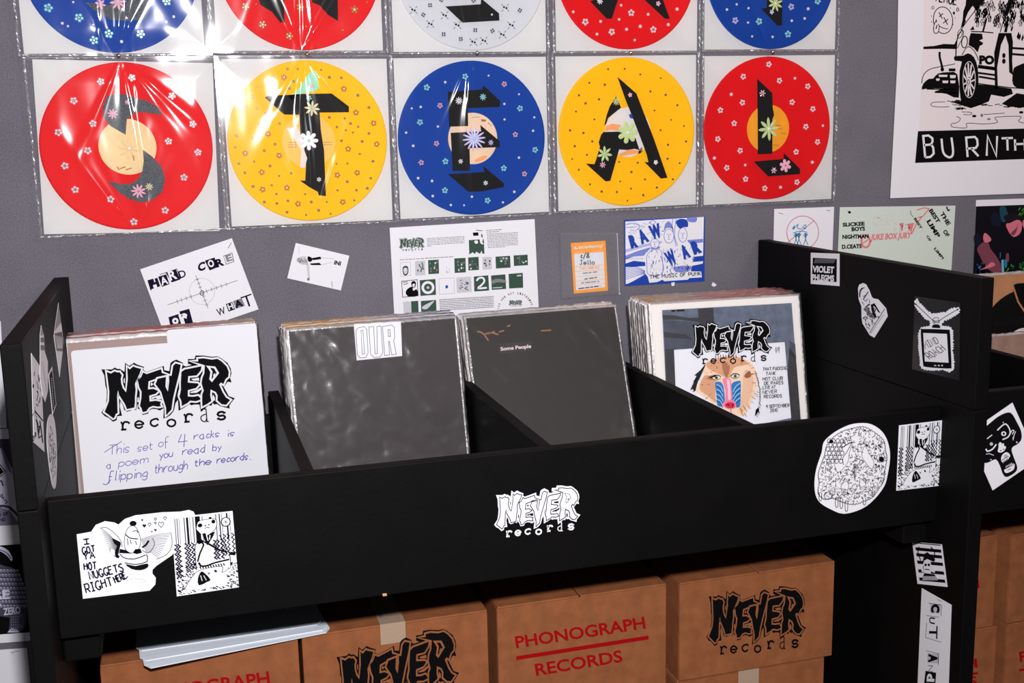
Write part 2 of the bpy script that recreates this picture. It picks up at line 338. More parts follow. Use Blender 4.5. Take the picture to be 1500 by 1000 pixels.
LOGO_HOLES = [cz('A', [(1005, 655), (1025, 625), (1055, 655), (1025, 690)]), cz('C', [(1020, 335), (1150, 300), (1180, 290), (1205, 365), (1140, 370), (1100, 340), (1030, 370)]),
 cz('B', [(500, 560), (640, 535), (650, 590), (540, 590)]), cz('D', [(480, 240), (620, 190), (680, 150), (690, 190), (600, 250), (490, 255)]), cz('B', [(912, 470), (940, 450), (930, 510), (900, 515)]),
 cz('D', [(900, 280), (930, 330), (935, 385), (905, 400), (890, 340)]), cz('C', [(768, 340), (790, 330), (795, 420), (765, 420)]), cz('A', [(515, 560), (535, 540), (535, 640), (515, 620)]), cz('D', [(275, 190), (285, 200), (262, 300), (250, 300)])]
def affine(src, dst):
    (x0, y0), (x1, y1), (x2, y2) = src; (X0, Y0), (X1, Y1), (X2, Y2) = dst
    a, b, c, d = x1-x0, x2-x0, y1-y0, y2-y0; D = a*d-b*c
    def f(p):
        u = ((p[0]-x0)*d-(p[1]-y0)*b)/D; v = (a*(p[1]-y0)-c*(p[0]-x0))/D
        return (X0+u*(X1-X0)+v*(X2-X0), Y0+u*(Y1-Y0)+v*(Y2-Y0))
    return f
LREF = [(148.4, 540.8), (344, 583), (165.6, 617.6)]
def logo(P, dst, z=1, out='ink', gap='paper', fill='ink', text='ink', w=4.4, sticker=False):
    P.c(0, 0, 1); old = P.xf; P.xf = affine(LREF, dst); ow = P.wmin; P.wmin = .3; P.part = 'logo'
    P.poly(out, LOGO_OUT, z)
    hf = out
    for L, dz in ((LOGO_N, 0), (LOGO_E1, 0), (LOGO_E2, 0), (LOGO_V, 2), (LOGO_R, 2)):
        P.line(gap, L, w, z+(8 if sticker else 1+dz), closed=True); P.poly(fill, L, z+2+dz)
    P.line(gap, LOGO_RC, w*.6, z+6, closed=True); P.poly(hf, LOGO_RC, z+5)
    for h in LOGO_HOLES: P.poly(gap if not sticker else 'ink', h, z+7)
    for ch, (x, y), r, ww in (('r', (183, 623.5), -.08, 2.4), ('e', (204.7, 621.5), -.08, 2.3), ('c', (227.3, 618.7), -.08, 2.3), ('o', (251.8, 619), -.08, 2.3), ('r', (275.5, 612), -.1, 2.5), ('d', (301, 612), -.08, 1.3), ('s', (325, 608.5), -.1, 2.6)):
        P.slab(text, ch, (x, y), 10.5, ww*(1.35 if sticker else 1.1), r, z)
    P.xf = old; P.wmin = ow

# ------------------------------------------------------------------ cartons
def carton(x0, x1, z0, z1, y0, y1, label, tape=False, group=None):
    r = empty('shipping_carton', ((x0+x1)/2, y0, z0), label, 'box', group); K = MATS['kraft']
    # open body: four walls and a bottom, two flaps that meet over the middle, each slightly bowed
    t = .004; n = 10
    for nm, b in (('front_wall', (x0, x1, y0, y0+t, z0, z1-t)), ('back_wall', (x0, x1, y1-t, y1, z0, z1-t)), ('side_wall', (x0, x0+t, y0+t, y1-t, z0, z1-t)), ('side_wall', (x1-t, x1, y0+t, y1-t, z0, z1-t)), ('bottom', (x0+t, x1-t, y0+t, y1-t, z0, z0+t))):
        bevelled(nm, b, K, r, .0008, seg=1)
    xm = (x0+x1)/2+random.uniform(-.008, .008)
    for a, b, s in ((x0, xm-.001, 1), (xm+.001, x1, -1)):
        dz = random.uniform(0, .0012); bevelled('flap', (a+.0003, b-.0003, y0-.0008, y1, z1-t+.0002, z1+dz), K, r, .0014)
    if tape:
        w = .0215; v = []; f = []
        prof = [(y1-.02, z1+.0016), (y0-.0014, z1+.0016), (y0-.0014, z1-.035)]
        for i, (y, z) in enumerate(prof): v += [(xm-w, y, z), (xm+w, y, z)]
        obj('tape', v, [(0, 1, 3, 2), (2, 3, 5, 4)], MATS['tape'], parent=r)
    return r
CY0, CY1 = -.45, -.13
A1 = carton(.1575, .4655, .602, .7945, CY0, CY1, 'brown cardboard carton at the left end of the row, white dividers lying on it', group='cartons under the black rack')
B1 = carton(.472, .789, .602, .795, CY0, CY1, 'brown carton with black logo and a strip of tape over its top edge', tape=True, group='cartons under the black rack')
C1 = carton(.8065, 1.1245, .602, .797, CY0, CY1, 'brown carton printed PHONOGRAPH RECORDS in red, centre of the row', group='cartons under the black rack')
D1 = carton(1.151, 1.4705, .602, .7935, CY0, CY1, 'brown carton with complete black logo at the right end of the row', group='cartons under the black rack')
for x0, x1, l in ((.160, .468, 'under the carton that carries the white dividers'), (.475, .787, 'under the taped logo carton'), (.81, 1.12, 'under the red printed carton'), (1.148, 1.458, 'under the right hand logo carton, tape glinting on top')):
    c = carton(x0, x1, .40, .5995, CY0+.006, CY1, 'brown carton of the lower layer, '+l, tape=True, group='cartons under the black rack')
E1 = carton(1.598, 1.8375, .6065, .799, CY0, CY1, 'narrow brown carton under the right rack, beside the black leg panel', group='cartons under the right rack')
F1 = carton(1.8725, 2.19, .6065, .7945, CY0, CY1, 'brown carton at the right edge of the photo, upper layer', group='cartons under the right rack')
G1 = carton(1.598, 1.8485, .40, .6045, CY0, CY1, 'brown carton below the narrow one, a red letter at its edge', group='cartons under the right rack')
F2 = carton(1.874, 2.19, .40, .6045, CY0, CY1, 'lower brown carton at the right edge, start of red lettering', group='cartons under the right rack')
p = Pic(C1, CARTON, .0006); p.part = 'red_lettering'; p.c(730, 880, 6.522)
p.type('red_ink', 'PHONOGRAPH', (172, 452), (1408, 262), 118, .022); p.poly('red_ink', [(170, 525), (1433, 327), (1433, 365), (170, 563)]); p.type('red_ink', 'RECORDS', (362, 715), (1190, 580), 118, .022); p.done()
p = Pic(A1, CARTON, .0006); p.part = 'red_lettering'; p.c(0, 0, 1); dx = -568
p.type('red_ink', 'PHONOGRAPH', (196, 1029), (396, 1002), 20, .022); p.poly('red_ink', [(196, 1042), (400, 1013), (400, 1019), (196, 1048)]); p.type('red_ink', 'RECORDS', (226, 1068), (360, 1048), 20, .022); p.done()
p = Pic(B1, CARTON, .0022); logo(p, [(492.7, 961.2), (672, 984), (508, 1043)], gap='kraft'); p.done()
p = Pic(D1, CARTON, .0006); logo(p, [(1037.8, 872.8), (1180.4, 918.7), (1046.4, 945.6)], gap='kraft'); p.done()
p = Pic(G1, Plane((0, -.4502, 0), (0, -1, 0)), .0006); p.part = 'red_lettering'; p.c(1320, 780, 4.544); p.type('red_ink', 'OGRAPH', (-30, 951), (508, 895), 60, .022); p.poly('red_ink', [(-30, 986), (510, 925), (510, 940), (-30, 1001)]); p.type('red_ink', 'CORDS', (-20, 1065), (506, 1010), 60, .022); p.done()
p = Pic(E1, CARTON, .0006); p.part = 'red_lettering'; p.c(1320, 780, 4.544); p.type('red_ink', 'OGRAPH', (0, 412), (520, 368), 55, .022); p.done()
p = Pic(F2, CARTON, .0006); p.part = 'red_lettering'; p.c(1320, 780, 4.544); p.type('red_ink', 'PHONOGRAPH', (790, 860), (1580, 770), 70, .022); p.poly('red_ink', [(785, 905), (1600, 815), (1600, 830), (785, 920)]); p.type('red_ink', 'RECORDS', (900, 980), (1450, 915), 70, .022); p.done()

# ------------------------------------------------------------------ loose white divider cards lying on the left carton
def card_outline(W, H, tabx, drop, r=.009, n=5):
    def arc(cx, cz, a0, a1): return [(cx+r*math.cos(a0+(a1-a0)*i/n), cz+r*math.sin(a0+(a1-a0)*i/n)) for i in range(n+1)]
    P = []; h = math.pi/2
    P += arc(r, r, 2*h, 3*h) + arc(W-r, r, 3*h, 4*h) + arc(W-r, H-r, 0, h) + arc(tabx+r, H-r, h, 2*h)[::1]
    P += [(tabx, H-drop)] + arc(r, H-drop-r, h, 2*h); return P
for i, (x, y, z, rz, dr) in enumerate(((.2260, -.487, .7978, .115, 0), (.2190, -.466, .8002, .06, 0), (.2120, -.434, .8026, .012, 0))):
    pts = card_outline(.297, .30, .15, .02); M = Matrix.Translation((x, y, z)) @ Matrix.Rotation(rz, 4, 'Z')
    xs = sorted(set([p[0] for p in pts])); n = len(pts)
    def bend(px, py): return (-.004*(max(0, .045-py)/.045)**2*(1-px/.4)*(3-i)/3)
    # slice the outline into strips front to back so the overhanging lip can droop
    rows = [0, .012, .025, .04, .06, .3]; v = []; f = []
    for row in rows:
        inset = (.009-math.sqrt(max(0, .009**2-(.009-row)**2))) if row < .009 else 0
        for px in (inset, .0495, .099, .1485, .198, .2475, .297-inset):
            v.append(M @ Vector((px, row, bend(px, row)))); 
    for a in range(len(rows)-1):
        for b in range(6): f.append((a*7+b, a*7+b+1, (a+1)*7+b+1, (a+1)*7+b))
    nv = len(v); v += [q+Vector((0, 0, .0018)) for q in v]; f2 = [tuple(k+nv for k in q) for q in f]
    rim = [(b, b+1) for b in range(6)]+[(a*7+6, (a+1)*7+6) for a in range(len(rows)-1)]+[((len(rows)-1)*7+b+1, (len(rows)-1)*7+b) for b in reversed(range(6))]+[((a+1)*7, a*7) for a in reversed(range(len(rows)-1))]
    f = [tuple(reversed(q)) for q in f]+f2+[(a, b, b+nv, a+nv) for a, b in rim]
    o = obj('divider_card', v, f, MATS['divider_plastic'], world=Matrix.Translation((x+.15, y+.15, z)))
    tag(o, ('pale grey plastic divider card lying lowest on the left carton, front lip drooping', 'pale grey plastic divider card in the middle of the three on the left carton', 'topmost pale grey plastic divider card on the left carton, set furthest back')[i], 'divider card', 'loose divider cards on the carton')

# ------------------------------------------------------------------ records standing in the bins
def frame_of(x, y, yaw, tilt, roll, zb=.96):
    u = Vector((math.cos(yaw), math.sin(yaw), 0)); n = Vector((-math.sin(yaw), math.cos(yaw), 0)); up = Vector((0, 0, 1))*math.cos(tilt)+n*math.sin(tilt)
    u2 = u*math.cos(roll)+up*math.sin(roll); up2 = up*math.cos(roll)-u*math.sin(roll); b = up2.cross(u2)*-1
    b = u2.cross(up2)*-1  # points back, away from the camera
    M = Matrix((u2, b, up2)).transposed().to_4x4(); M.translation = Vector((x, y, zb)); return M
def sleeve_plane(M): n = -(M.to_3x3() @ Vector((0, 1, 0))); return Plane(M.translation, n)
def local_box(parent, M, name, b, m, bev=.0006): return bevelled(name, b, m, parent, bev, xf=M, seg=1)
def rim_strip(parent, M, W, H, mname, seed, w=.005, th=.0042, side='tlr'):
    """crinkled open edges of the clear outer sleeve around a jacket"""
    rnd = random.Random(seed); v = []; f = []
    def strip(a, b, nn, nrm):
        k = len(v)
        for i in range(nn+1):
            t = i/nn; q = (a[0]+(b[0]-a[0])*t, a[1]+(b[1]-a[1])*t); j = rnd.uniform(-.0008, .0008); j2 = rnd.uniform(-.0012, .0012)
            for (e, y) in ((-.001, -.0004), (w*.6+j, -.0004+j2*.4), (w+j, th/2+j2), (w*.6+j, th+j2*.4), (-.001, th)): v.append(M @ Vector((q[0]+nrm[0]*e, y, q[1]+nrm[1]*e)))
        for i in range(nn):
            for r_ in range(4): a_ = k+i*5+r_; f.append((a_, a_+1, a_+6, a_+5))
    if 't' in side: strip((-.003, H), (W+.003, H), 44, (0, 1))
    if 'l' in side: strip((0, 0), (0, H+.002), 36, (-1, 0))
    if 'r' in side: strip((W, H+.002), (W, 0), 36, (1, 0))
    return obj('plastic_edge', v, f, MATS[mname], parent=parent, smooth=True)
JAC = [mat('jacket_brown', (96, 80, 78), .6), mat('jacket_dark', (58, 50, 52), .6), mat('jacket_grey', (128, 112, 110), .6), mat('jacket_cream', (196, 188, 180), .6), mat('jacket_green', (78, 92, 84), .6), mat('jacket_pink', (150, 128, 124), .6)]
def piled(M0, n, W, H, label, group, step=.0052, seed=1, cols=(0, 1, 2, 1, 3), first=1):
    rnd = random.Random(seed)
    for k in range(first, n+first):
        M = Matrix.Translation((rnd.uniform(-.0035, .001), step*k, 0)) @ M0 @ Matrix.Rotation(rnd.uniform(-.004, .004), 4, 'Y') @ Matrix.Translation((0, 0, rnd.uniform(0, .003))); r = empty('record', M, label(k), 'record', group)
        hj = H-rnd.uniform(.003, .006); local_box(r, M, 'jacket', (0, W, 0, .0032, 0, hj), JAC[cols[k % len(cols)]])
        rim_strip(r, M, W, hj, 'pile_film', seed*100+k, w=.0095)
def film_front(parent, M, W, H, seed, amp=.0011, mname='jacket_film', nn=70):
    v = []; f = []
    for i in range(nn+1):
        for j in range(nn+1):
            u = i/nn; t = j/nn; x = -.005+u*(W+.01); z = .0+t*(H+.005)
            q = Vector((x*14+seed*7, z*14, seed)); h = noise.fractal(q, 1.0, 2.2, 4)*amp + abs(noise.noise(Vector((x*30+z*22, z*9-x*7, seed*3.1))))*amp*1.2
            v.append(M @ Vector((x, -.0018-abs(h), z)))
    for i in range(nn):
        for j in range(nn): a = i*(nn+1)+j; f.append((a, a+nn+1, a+nn+2, a+1))
    return obj('plastic_sleeve', v, f, MATS[mname], parent=parent, smooth=True)
ords = lambda k: ('directly behind the front one', 'second behind the front one', 'third behind the front one', 'fourth behind the front one', 'fifth behind the front one', 'sixth behind the front one', 'seventh behind the front one', 'eighth behind the front one', 'ninth behind the front one', 'tenth behind the front one', 'eleventh behind the front one', 'twelfth behind the front one')[k-1]

# bin 1 : white tabbed divider in front
M1 = frame_of(.137, -.205, -.008, .114, .012)
d1 = empty('tabbed_divider', M1, 'white tabbed divider with black logo and handwritten note in the left bin', 'divider')
pts = card_outline(.315, .315, .16, .023, .006); n = len(pts)
vv = [M1 @ Vector((a, 0, b)) for a, b in pts]+[M1 @ Vector((a, .0022, b)) for a, b in pts]
tri = [tuple(t) for t in tessellate_polygon([[Vector((a, b, 0)) for a, b in pts]])]
obj('board', vv, [t for t in tri]+[tuple(reversed([i+n for i in t])) for t in tri]+[((i+1) % n, i, n+i, n+(i+1) % n) for i in range(n)], MATS['white_divider'], parent=d1)
P1 = sleeve_plane(M1); p = Pic(d1, P1, .0003); logo(p, LREF, gap='white_divider'); p.part = 'handwriting'; p.c(140, 590, 6.25)
for t, a, b, h, w_ in (('This', (120, 478), (310, 450), 88, 5), ('set', (385, 447), (520, 425), 75, 5), ('of', (580, 405), (670, 385), 75, 5), ('4', (755, 385), (840, 372), 92, 6), ('racks', (900, 335), (1130, 310), 68, 6), ('is', (1205, 310), (1270, 300), 60, 6),
    ('a', (98, 600), (140, 595), 60, 5), ('poem', (210, 585), (480, 545), 72, 5), ('you', (585, 510), (705, 490), 66, 6), ('read', (795, 475), (995, 452), 72, 6), ('by', (1070, 440), (1150, 428), 62, 6),
    ('flipping', (115, 712), (470, 680), 84, 6), ('through', (540, 645), (840, 605), 84, 6), ('the', (905, 580), (1055, 562), 66, 7), ('records.', (1110, 552), (1420, 515), 66, 7)):
    p.write('violet_ink', t, a, b, h, w_, slant=.22, jit=.15, gap=1.2)
p.line('violet_ink', [(78, 452), (240, 350)], 5, smooth=0); p.line('violet_ink', [(65, 738), (100, 745), (140, 700)], 6, smooth=4)
p.done()
M1b = M1 @ Matrix.Translation((-.004, 0, -.006))
piled(M1b, 8, .315, .315, lambda k: 'plastic sleeved record in the left bin, '+ords(k).replace('front one', 'white divider'), 'records in the left bin', seed=3, step=.0062, cols=(5, 5, 0, 5))
# bin 2
def front_record(M, W, H, jm, label, group, seed, amp, name='record'):
    r = empty('record', M, label, 'record', group); local_box(r, M, 'jacket', (0, W, 0, .0032, 0, H), jm); rim_strip(r, M, W, H, 'edge_film', seed); film_front(r, M, W, H, seed, amp); return r
M2 = frame_of(.505, -.266, .042, .215, .003)
r2 = front_record(M2, .31, .31, mat('jacket_charcoal', (54, 46, 49), .6, .2, noise_amt=.12, scale=10), 'dark charcoal record sleeve with white OUR label, front of the second bin', 'records in the second bin', 11, .0028)
p = Pic(r2, sleeve_plane(M2), .0004); p.c(390, 430, 3.703); p.part = 'paper_label'
p.poly('paper', [(474, 165), (730, 150), (737, 338), (490, 362)]); 
p.part = 'outline_lettering'
for ls in ([(500, 185), (530, 178), (545, 195), (552, 320), (540, 345), (508, 348), (494, 330), (486, 200)], [(514, 200), (524, 198), (533, 325), (520, 328)], [(556, 180), (582, 178), (590, 325), (602, 325), (600, 178), (622, 176), (632, 320), (618, 343), (585, 346), (566, 330)],
    [(630, 178), (680, 170), (694, 182), (697, 240), (690, 252), (705, 328), (680, 331), (668, 258), (664, 258), (668, 332), (642, 335)], [(660, 195), (670, 194), (673, 232), (663, 233)]):
    p.line('grey_ink', ls, 3.2, 2, closed=True)
p.done()
piled(M2, 9, .31, .31, lambda k: 'plastic sleeved record in the second bin, '+ords(k).replace('front one', 'OUR sleeve'), 'records in the second bin', seed=5, step=.0068, cols=(0, 2, 1, 2))
# bin 3
M3 = frame_of(.8545, -.214, -.049, .389, .018)
r3 = front_record(M3, .308, .31, mat('jacket_olive', (40, 34, 32), .6, .2, noise_amt=.14, scale=6), 'dark olive brown record sleeve with small Some People label, front of the third bin', 'records in the third bin', 23, .0011)
p = Pic(r3, sleeve_plane(M3), .0004); p.c(660, 430, 3.703); p.part = 'black_label'
p.poly('green_ink' if 0 else mat('label_black', (34, 40, 38), .5).name, [(263, 272), (437, 258), (440, 308), (268, 325)]); p.part = 'lettering'; p.type(mat('label_pink', (238, 205, 212), .6).name, 'Some People', (272, 316), (438, 300), 26, .03, z=2)
p.part = 'orange_smear'; mat('smear', (150, 100, 62), .5)
for l in ([(145, 205), (175, 215), (205, 255)], [(180, 222), (215, 212), (260, 222)], [(200, 218), (240, 205)], [(262, 208), (290, 200)], [(305, 178), (325, 172)], [(490, 202), (545, 198)]): p.line('smear', l, 7, 1, smooth=3)
p.done()
piled(M3, 5, .308, .31, lambda k: 'plastic sleeved record in the third bin, '+ords(k).replace('front one', 'Some People sleeve'), 'records in the third bin', seed=8, step=.0066, cols=(0, 2, 4, 1))
# bin 4
M4 = frame_of(1.203, -.25, -.113, .206, .012)
r4 = front_record(M4, .31, .31, mat('jacket_white', (232, 226, 222), .6), 'white bordered record with logo and painted mandrill face, front of the fourth bin', 'records in the fourth bin', 31, .0003)
p = Pic(r4, sleeve_plane(M4), .0004); p.part = 'cover_photograph'; p.c(900, 400, 3.847)
mat('photo_blue', (94, 104, 124), .6, noise_amt=.25, scale=60); mat('photo_dark', (44, 42, 50), .6, noise_amt=.3, scale=40); mat('photo_mid', (66, 72, 88), .6, noise_amt=.25, scale=50)
p.poly('photo_blue', [(268, 208), (998, 168), (1052, 860), (300, 860)])
p.poly('photo_dark', [(470, 200), (556, 194), (566, 330), (480, 340)], 2); p.poly('photo_dark', [(270, 235), (340, 238), (420, 252), (478, 250), (478, 275), (360, 262), (275, 262)], 2)
p.poly('photo_mid', [(275, 262), (480, 275), (480, 420), (284, 430)], 2); p.poly('photo_dark', [(277, 330), (400, 345), (440, 372), (280, 362)], 3)
p.poly('photo_dark', [(284, 430), (340, 425), (350, 860), (300, 860)], 3); p.poly('photo_dark', [(985, 420), (1022, 470), (1052, 860), (998, 860), (975, 560)], 3); p.poly('photo_mid', [(985, 380), (1018, 400), (1024, 480), (988, 460)], 3)
for q in ((320, 205), (350, 203), (372, 202)): p.line('ink', [(q[0], q[1]+8), (q[0]+22, q[1]+6)], 10, 3)
p.part = 'inner_card'; p.poly('paper', [(335, 432), (958, 388), (995, 815), (780, 860), (352, 860)], 5)
p.part = 'mandrill_painting'; p.c(980, 450, 5.88)
C_ = {}
for n_, c_ in dict(fur_tan=(214, 164, 128), fur_light=(236, 208, 184), fur_brown=(176, 116, 82), fur_rust=(160, 88, 56), nose_pink=(238, 128, 162), nose_light=(250, 196, 210), nose_red=(222, 40, 78), cheek_blue=(40, 120, 190), cheek_deep=(18, 60, 130), cheek_light=(120, 185, 228), eye_green=(120, 128, 70), fur_soft=(226, 190, 160)).items(): mat(n_, c_, .7)
Z = 6
p.poly('fur_light', [(300, 500), (360, 455), (470, 425), (620, 430), (720, 500), (760, 600), (740, 720), (690, 860), (640, 935), (520, 900), (250, 740), (240, 690), (290, 600)], Z, smooth=3)
p.poly('fur_tan', [(320, 480), (420, 435), (580, 425), (680, 480), (640, 500), (560, 520), (520, 600), (500, 615), (460, 590), (400, 560), (340, 530)], Z+1, smooth=3)
p.poly('fur_tan', [(300, 590), (370, 600), (400, 640), (395, 760), (400, 820), (330, 760), (260, 700)], Z+1, smooth=3); p.poly('fur_soft', [(640, 560), (720, 590), (715, 720), (660, 860), (620, 920), (600, 860), (630, 720)], Z+1, smooth=3)
p.poly('fur_brown', [(330, 600), (390, 580), (440, 600), (400, 615), (350, 625)], Z+2, smooth=3); p.poly('fur_rust', [(645, 590), (690, 545), (705, 590), (670, 610)], Z+2, smooth=3); p.poly('fur_brown', [(455, 470), (520, 500), (500, 600), (470, 570)], Z+2, smooth=3)
for i in range(90):
    a = random.uniform(0, 6.28); rr = random.uniform(.72, 1.05); x = 520+230*rr*math.cos(a); y = 690+250*rr*math.sin(a)
    if y < 440 or x > 760: continue
    p.line(random.choice(['fur_brown', 'fur_tan', 'fur_rust', 'fur_soft']), [(x, y), (x+26*math.cos(a)+6, y+26*math.sin(a)+8)], 4, Z+3)
for i in range(8):
    x = 190+i*7; y = 700-i*16; p.line('ink', [(x+70, y-90), (x+30, y-40), (x-5, y+10)], 9, Z+3, smooth=3)
p.poly('ink', [(275, 535), (262, 600), (240, 660), (200, 730), (225, 720), (190, 700), (225, 650), (205, 640), (240, 590), (215, 585)], Z+3)
for i in range(20): t = i/20; x = 735+40*math.sin(t*3); y = 550+t*390; p.line('ink', [(x, y), (x+14+random.uniform(-5, 14), y+26)], 4, Z+3)
p.poly('ink', [(735, 940), (745, 880), (770, 860), (775, 935), (765, 900)], Z+4)
for (x0, x1) in ((395, 470), (535, 615)):
    s_ = 1 if x0 < 500 else -1
    p.poly('cheek_blue', [(x0, 655), (x0+25, 640), (x1-20, 650), (x1, 700), (x1+(8 if s_ > 0 else -6), 820), (x1-10, 850), (x0+20, 845), (x0+(12 if s_ > 0 else 4), 760)] if s_ > 0 else [(545, 650), (600, 632), (616, 650), (614, 760), (608, 850), (575, 860), (545, 820), (532, 700)], Z+3, smooth=3)
    for k in range(4):
        y = 690+k*42
        if s_ > 0: p.line('cheek_light', [(x0+10, y-26), (x0+45, y-8), (x0+66, y+36)], 9, Z+4, smooth=4); p.line('cheek_deep', [(x0+8, y-12), (x0+42, y+6), (x0+62, y+48)], 6, Z+5, smooth=4)
        else: p.line('cheek_light', [(x1-4, y-38), (x1-42, y-8), (x1-68, y+40)], 10, Z+4, smooth=4); p.line('cheek_deep', [(x1-4, y-22), (x1-40, y+8), (x1-64, y+54)], 6, Z+5, smooth=4)
p.poly('nose_pink', [(458, 620), (500, 610), (528, 625), (535, 700), (540, 800), (500, 815), (480, 800), (485, 720)], Z+5, smooth=2); p.poly('nose_light', [(492, 625), (518, 630), (525, 720), (528, 790), (505, 790), (503, 700)], Z+6, smooth=2)
p.poly('nose_pink', [(455, 840), (480, 805), (540, 800), (570, 825), (572, 860), (540, 875), (500, 870), (470, 855)], Z+6, smooth=3); p.poly('nose_red', [(478, 840), (500, 818), (545, 818), (562, 850), (540, 868), (500, 868)], Z+7, smooth=3)
p.line('ink', [(490, 845), (505, 835), (518, 850)], 6, Z+8, smooth=3); p.line('ink', [(545, 862), (542, 838), (558, 832)], 6, Z+8, smooth=3)
for cx, cy in ((405, 605), (567, 592)):
    p.disc('white', (cx, cy), 34, 17, Z+4); p.disc('eye_green', (cx, cy), 15, 15, Z+5); p.disc('ink', (cx, cy), 7, 7, Z+6)
    p.line('ink', [(cx-42, cy+4), (cx-18, cy-18), (cx+14, cy-20), (cx+38, cy-6)], 7, Z+6, smooth=4); p.line('ink', [(cx-36, cy+8), (cx, cy+20), (cx+34, cy+4)], 4, Z+6, smooth=4)
p.line('ink', [(345, 603), (375, 598), (400, 590)], 9, Z+6)
for i in range(9): p.line('ink', [(400+i*22, 440+random.uniform(-12, 6)), (396+i*22, 408)], 3, Z+6)
p.part = 'handwriting'
for t, a, b in (('THAT FUCKING', (805, 545), (1010, 535)), ('TANK', (832, 585), (915, 580)), ('HOT CLUB', (805, 630), (975, 622)), ('DE PARIS', (818, 668), (980, 660)), ('LIVE AT', (806, 705), (915, 698)), ('NEVER', (806, 745), (925, 735)), ('RECORDS', (815, 782), (968, 775)), ('9 SEPTEMBER', (832, 868), (1032, 856)), ('2010', (870, 902), (930, 896))):
    p.write('ink', t, a, b, 26, 4.2, slant=.1, z=Z, jit=.2)
p.write('grey_ink', '1/4', (912, 385), (950, 380), 40, 3, slant=.2, z=Z)
logo(p, [(1013.2, 475.5), (1130.5, 508.7), (1021.3, 524.8)], z=Z+10, w=3.2); p.done()
piled(M4, 12, .31, .31, lambda k: 'plastic sleeved record in the fourth bin, '+ords(k).replace('front one', 'mandrill cover'), 'records in the fourth bin', seed=13, step=.0072, cols=(4, 3, 0, 3, 1, 2))

# records in the right hand rack
M5 = Matrix.Translation((1.95, -.20, .96)); K2 = mat('kraft_jacket', (172, 120, 84), .7, noise_amt=.1, scale=30)
r5 = empty('record', M5, 'brown cardboard record cover with black disc and white label in the right rack', 'record')
local_box(r5, M5, 'jacket', (0, .315, 0, .004, 0, .318), K2); rim_strip(r5, M5, .315, .318, 'pile_film', 77)
p = Pic(r5, Plane((0, -.2004, 0), (0, -1, 0)), .0004); p.c(1400, 380, 6.25); p.part = 'printed_disc'
p.disc('vinyl_black', (700, 760), 480, 500, 1, n=48); mat('label_white', (214, 200, 196), .6); p.disc('label_white', (632, 760), 150, 135, 2, n=32)
p.poly('ink', [(528, 230), (560, 218), (760, 205), (760, 560), (625, 470), (570, 385)], 3); p.line('kraft_edge', [(530, 268), (568, 385), (640, 495)], 14, 4); p.poly('ink', [(505, 712), (540, 700), (560, 712), (600, 700), (640, 712), (640, 735), (500, 735)], 4); p.done()
M6 = Matrix.Translation((1.955, -.262, .96)); r6 = empty('record', M6, 'low brown paper sleeve leaning in front of the black disc cover', 'record')
local_box(r6, M6, 'jacket', (0, .30, 0, .004, 0, .198), mat('tan_sleeve', (150, 120, 108), .5, noise_amt=.15, scale=25)); rim_strip(r6, M6, .30, .198, 'pile_film', 78, side='t')
p = Pic(r6, Plane((0, -.2624, 0), (0, -1, 0)), .0004); p.part = 'yellow_print'; p.c(1400, 380, 6.25); p.poly(mat('yellow_print', (240, 205, 20), .5).name, [(545, 900), (625, 892), (760, 885), (760, 960), (640, 940)]); p.done()

# ------------------------------------------------------------------ pinned vinyl records on the wall
def disc_mat(name, rgb, seed):
    m = mat(name, rgb, .55, .12, noise_amt=.0)
    nt = m.node_tree; N = nt.nodes.new; L = nt.links.new; tc = N('ShaderNodeTexCoord'); sx = N('ShaderNodeSeparateXYZ'); L(tc.outputs['Object'], sx.inputs[0])
    cb = N('ShaderNodeCombineXYZ'); L(sx.outputs[0], cb.inputs[0]); L(sx.outputs[2], cb.inputs[1]); ln = N('ShaderNodeVectorMath'); ln.operation = 'LENGTH'; L(cb.outputs[0], ln.inputs[0])
    ml = N('ShaderNodeMath'); ml.operation = 'MULTIPLY'; ml.inputs[1].default_value = 2600; L(ln.outputs['Value'], ml.inputs[0]); s = N('ShaderNodeMath'); s.operation = 'SINE'; L(ml.outputs[0], s.inputs[0])
    bp = N('ShaderNodeBump'); bp.inputs['Strength'].default_value = .16; bp.inputs['Distance'].default_value = .0005; L(s.outputs[0], bp.inputs['Height']); L(bp.outputs[0], m.node_tree.nodes['Principled BSDF'].inputs['Normal'])
    return m
disc_mat('vinyl_red', (216, 3, 14), 1); disc_mat('vinyl_blue', (0, 60, 150), 2); disc_mat('vinyl_yellow', (248, 186, 0), 3); disc_mat('vinyl_frost', (203, 203, 208), 4)
mat('card_white', (213, 211, 210), .9, .05); mat('label_cream', (228, 200, 150), .6, noise_amt=.06, scale=40); mat('label_amber', (236, 160, 30), .6, noise_amt=.06); mat('label_peach', (232, 200, 170), .6, noise_amt=.08, scale=30); mat('label_yellow', (246, 190, 90), .6); mat('label_pale', (222, 216, 214), .6)
mat('cut_black', (14, 12, 14), .6, .12); mat('glitter_tape', (62, 68, 76), .4, .4, noise_amt=.5, scale=500, bump=1, bscale=600)
mat('gem_white', (240, 230, 236), .15, .8, coat=.6); mat('gem_cyan', (150, 225, 230), .15, .8, coat=.6); mat('gem_pink', (240, 180, 200), .2, .7); mat('gem_gold', (186, 128, 44), .2, .8); mat('gem_lav', (205, 198, 240), .2, .8); mat('petal_green', (196, 212, 150), .4); mat('petal_cream', (226, 218, 176), .4); mat('petal_white', (240, 240, 246), .4); mat('gem_grey', (170, 160, 160), .15, .9, metal=.6); mat('gem_eye', (90, 76, 80), .2, .9); mat('mint_patch', (150, 220, 190), .6)
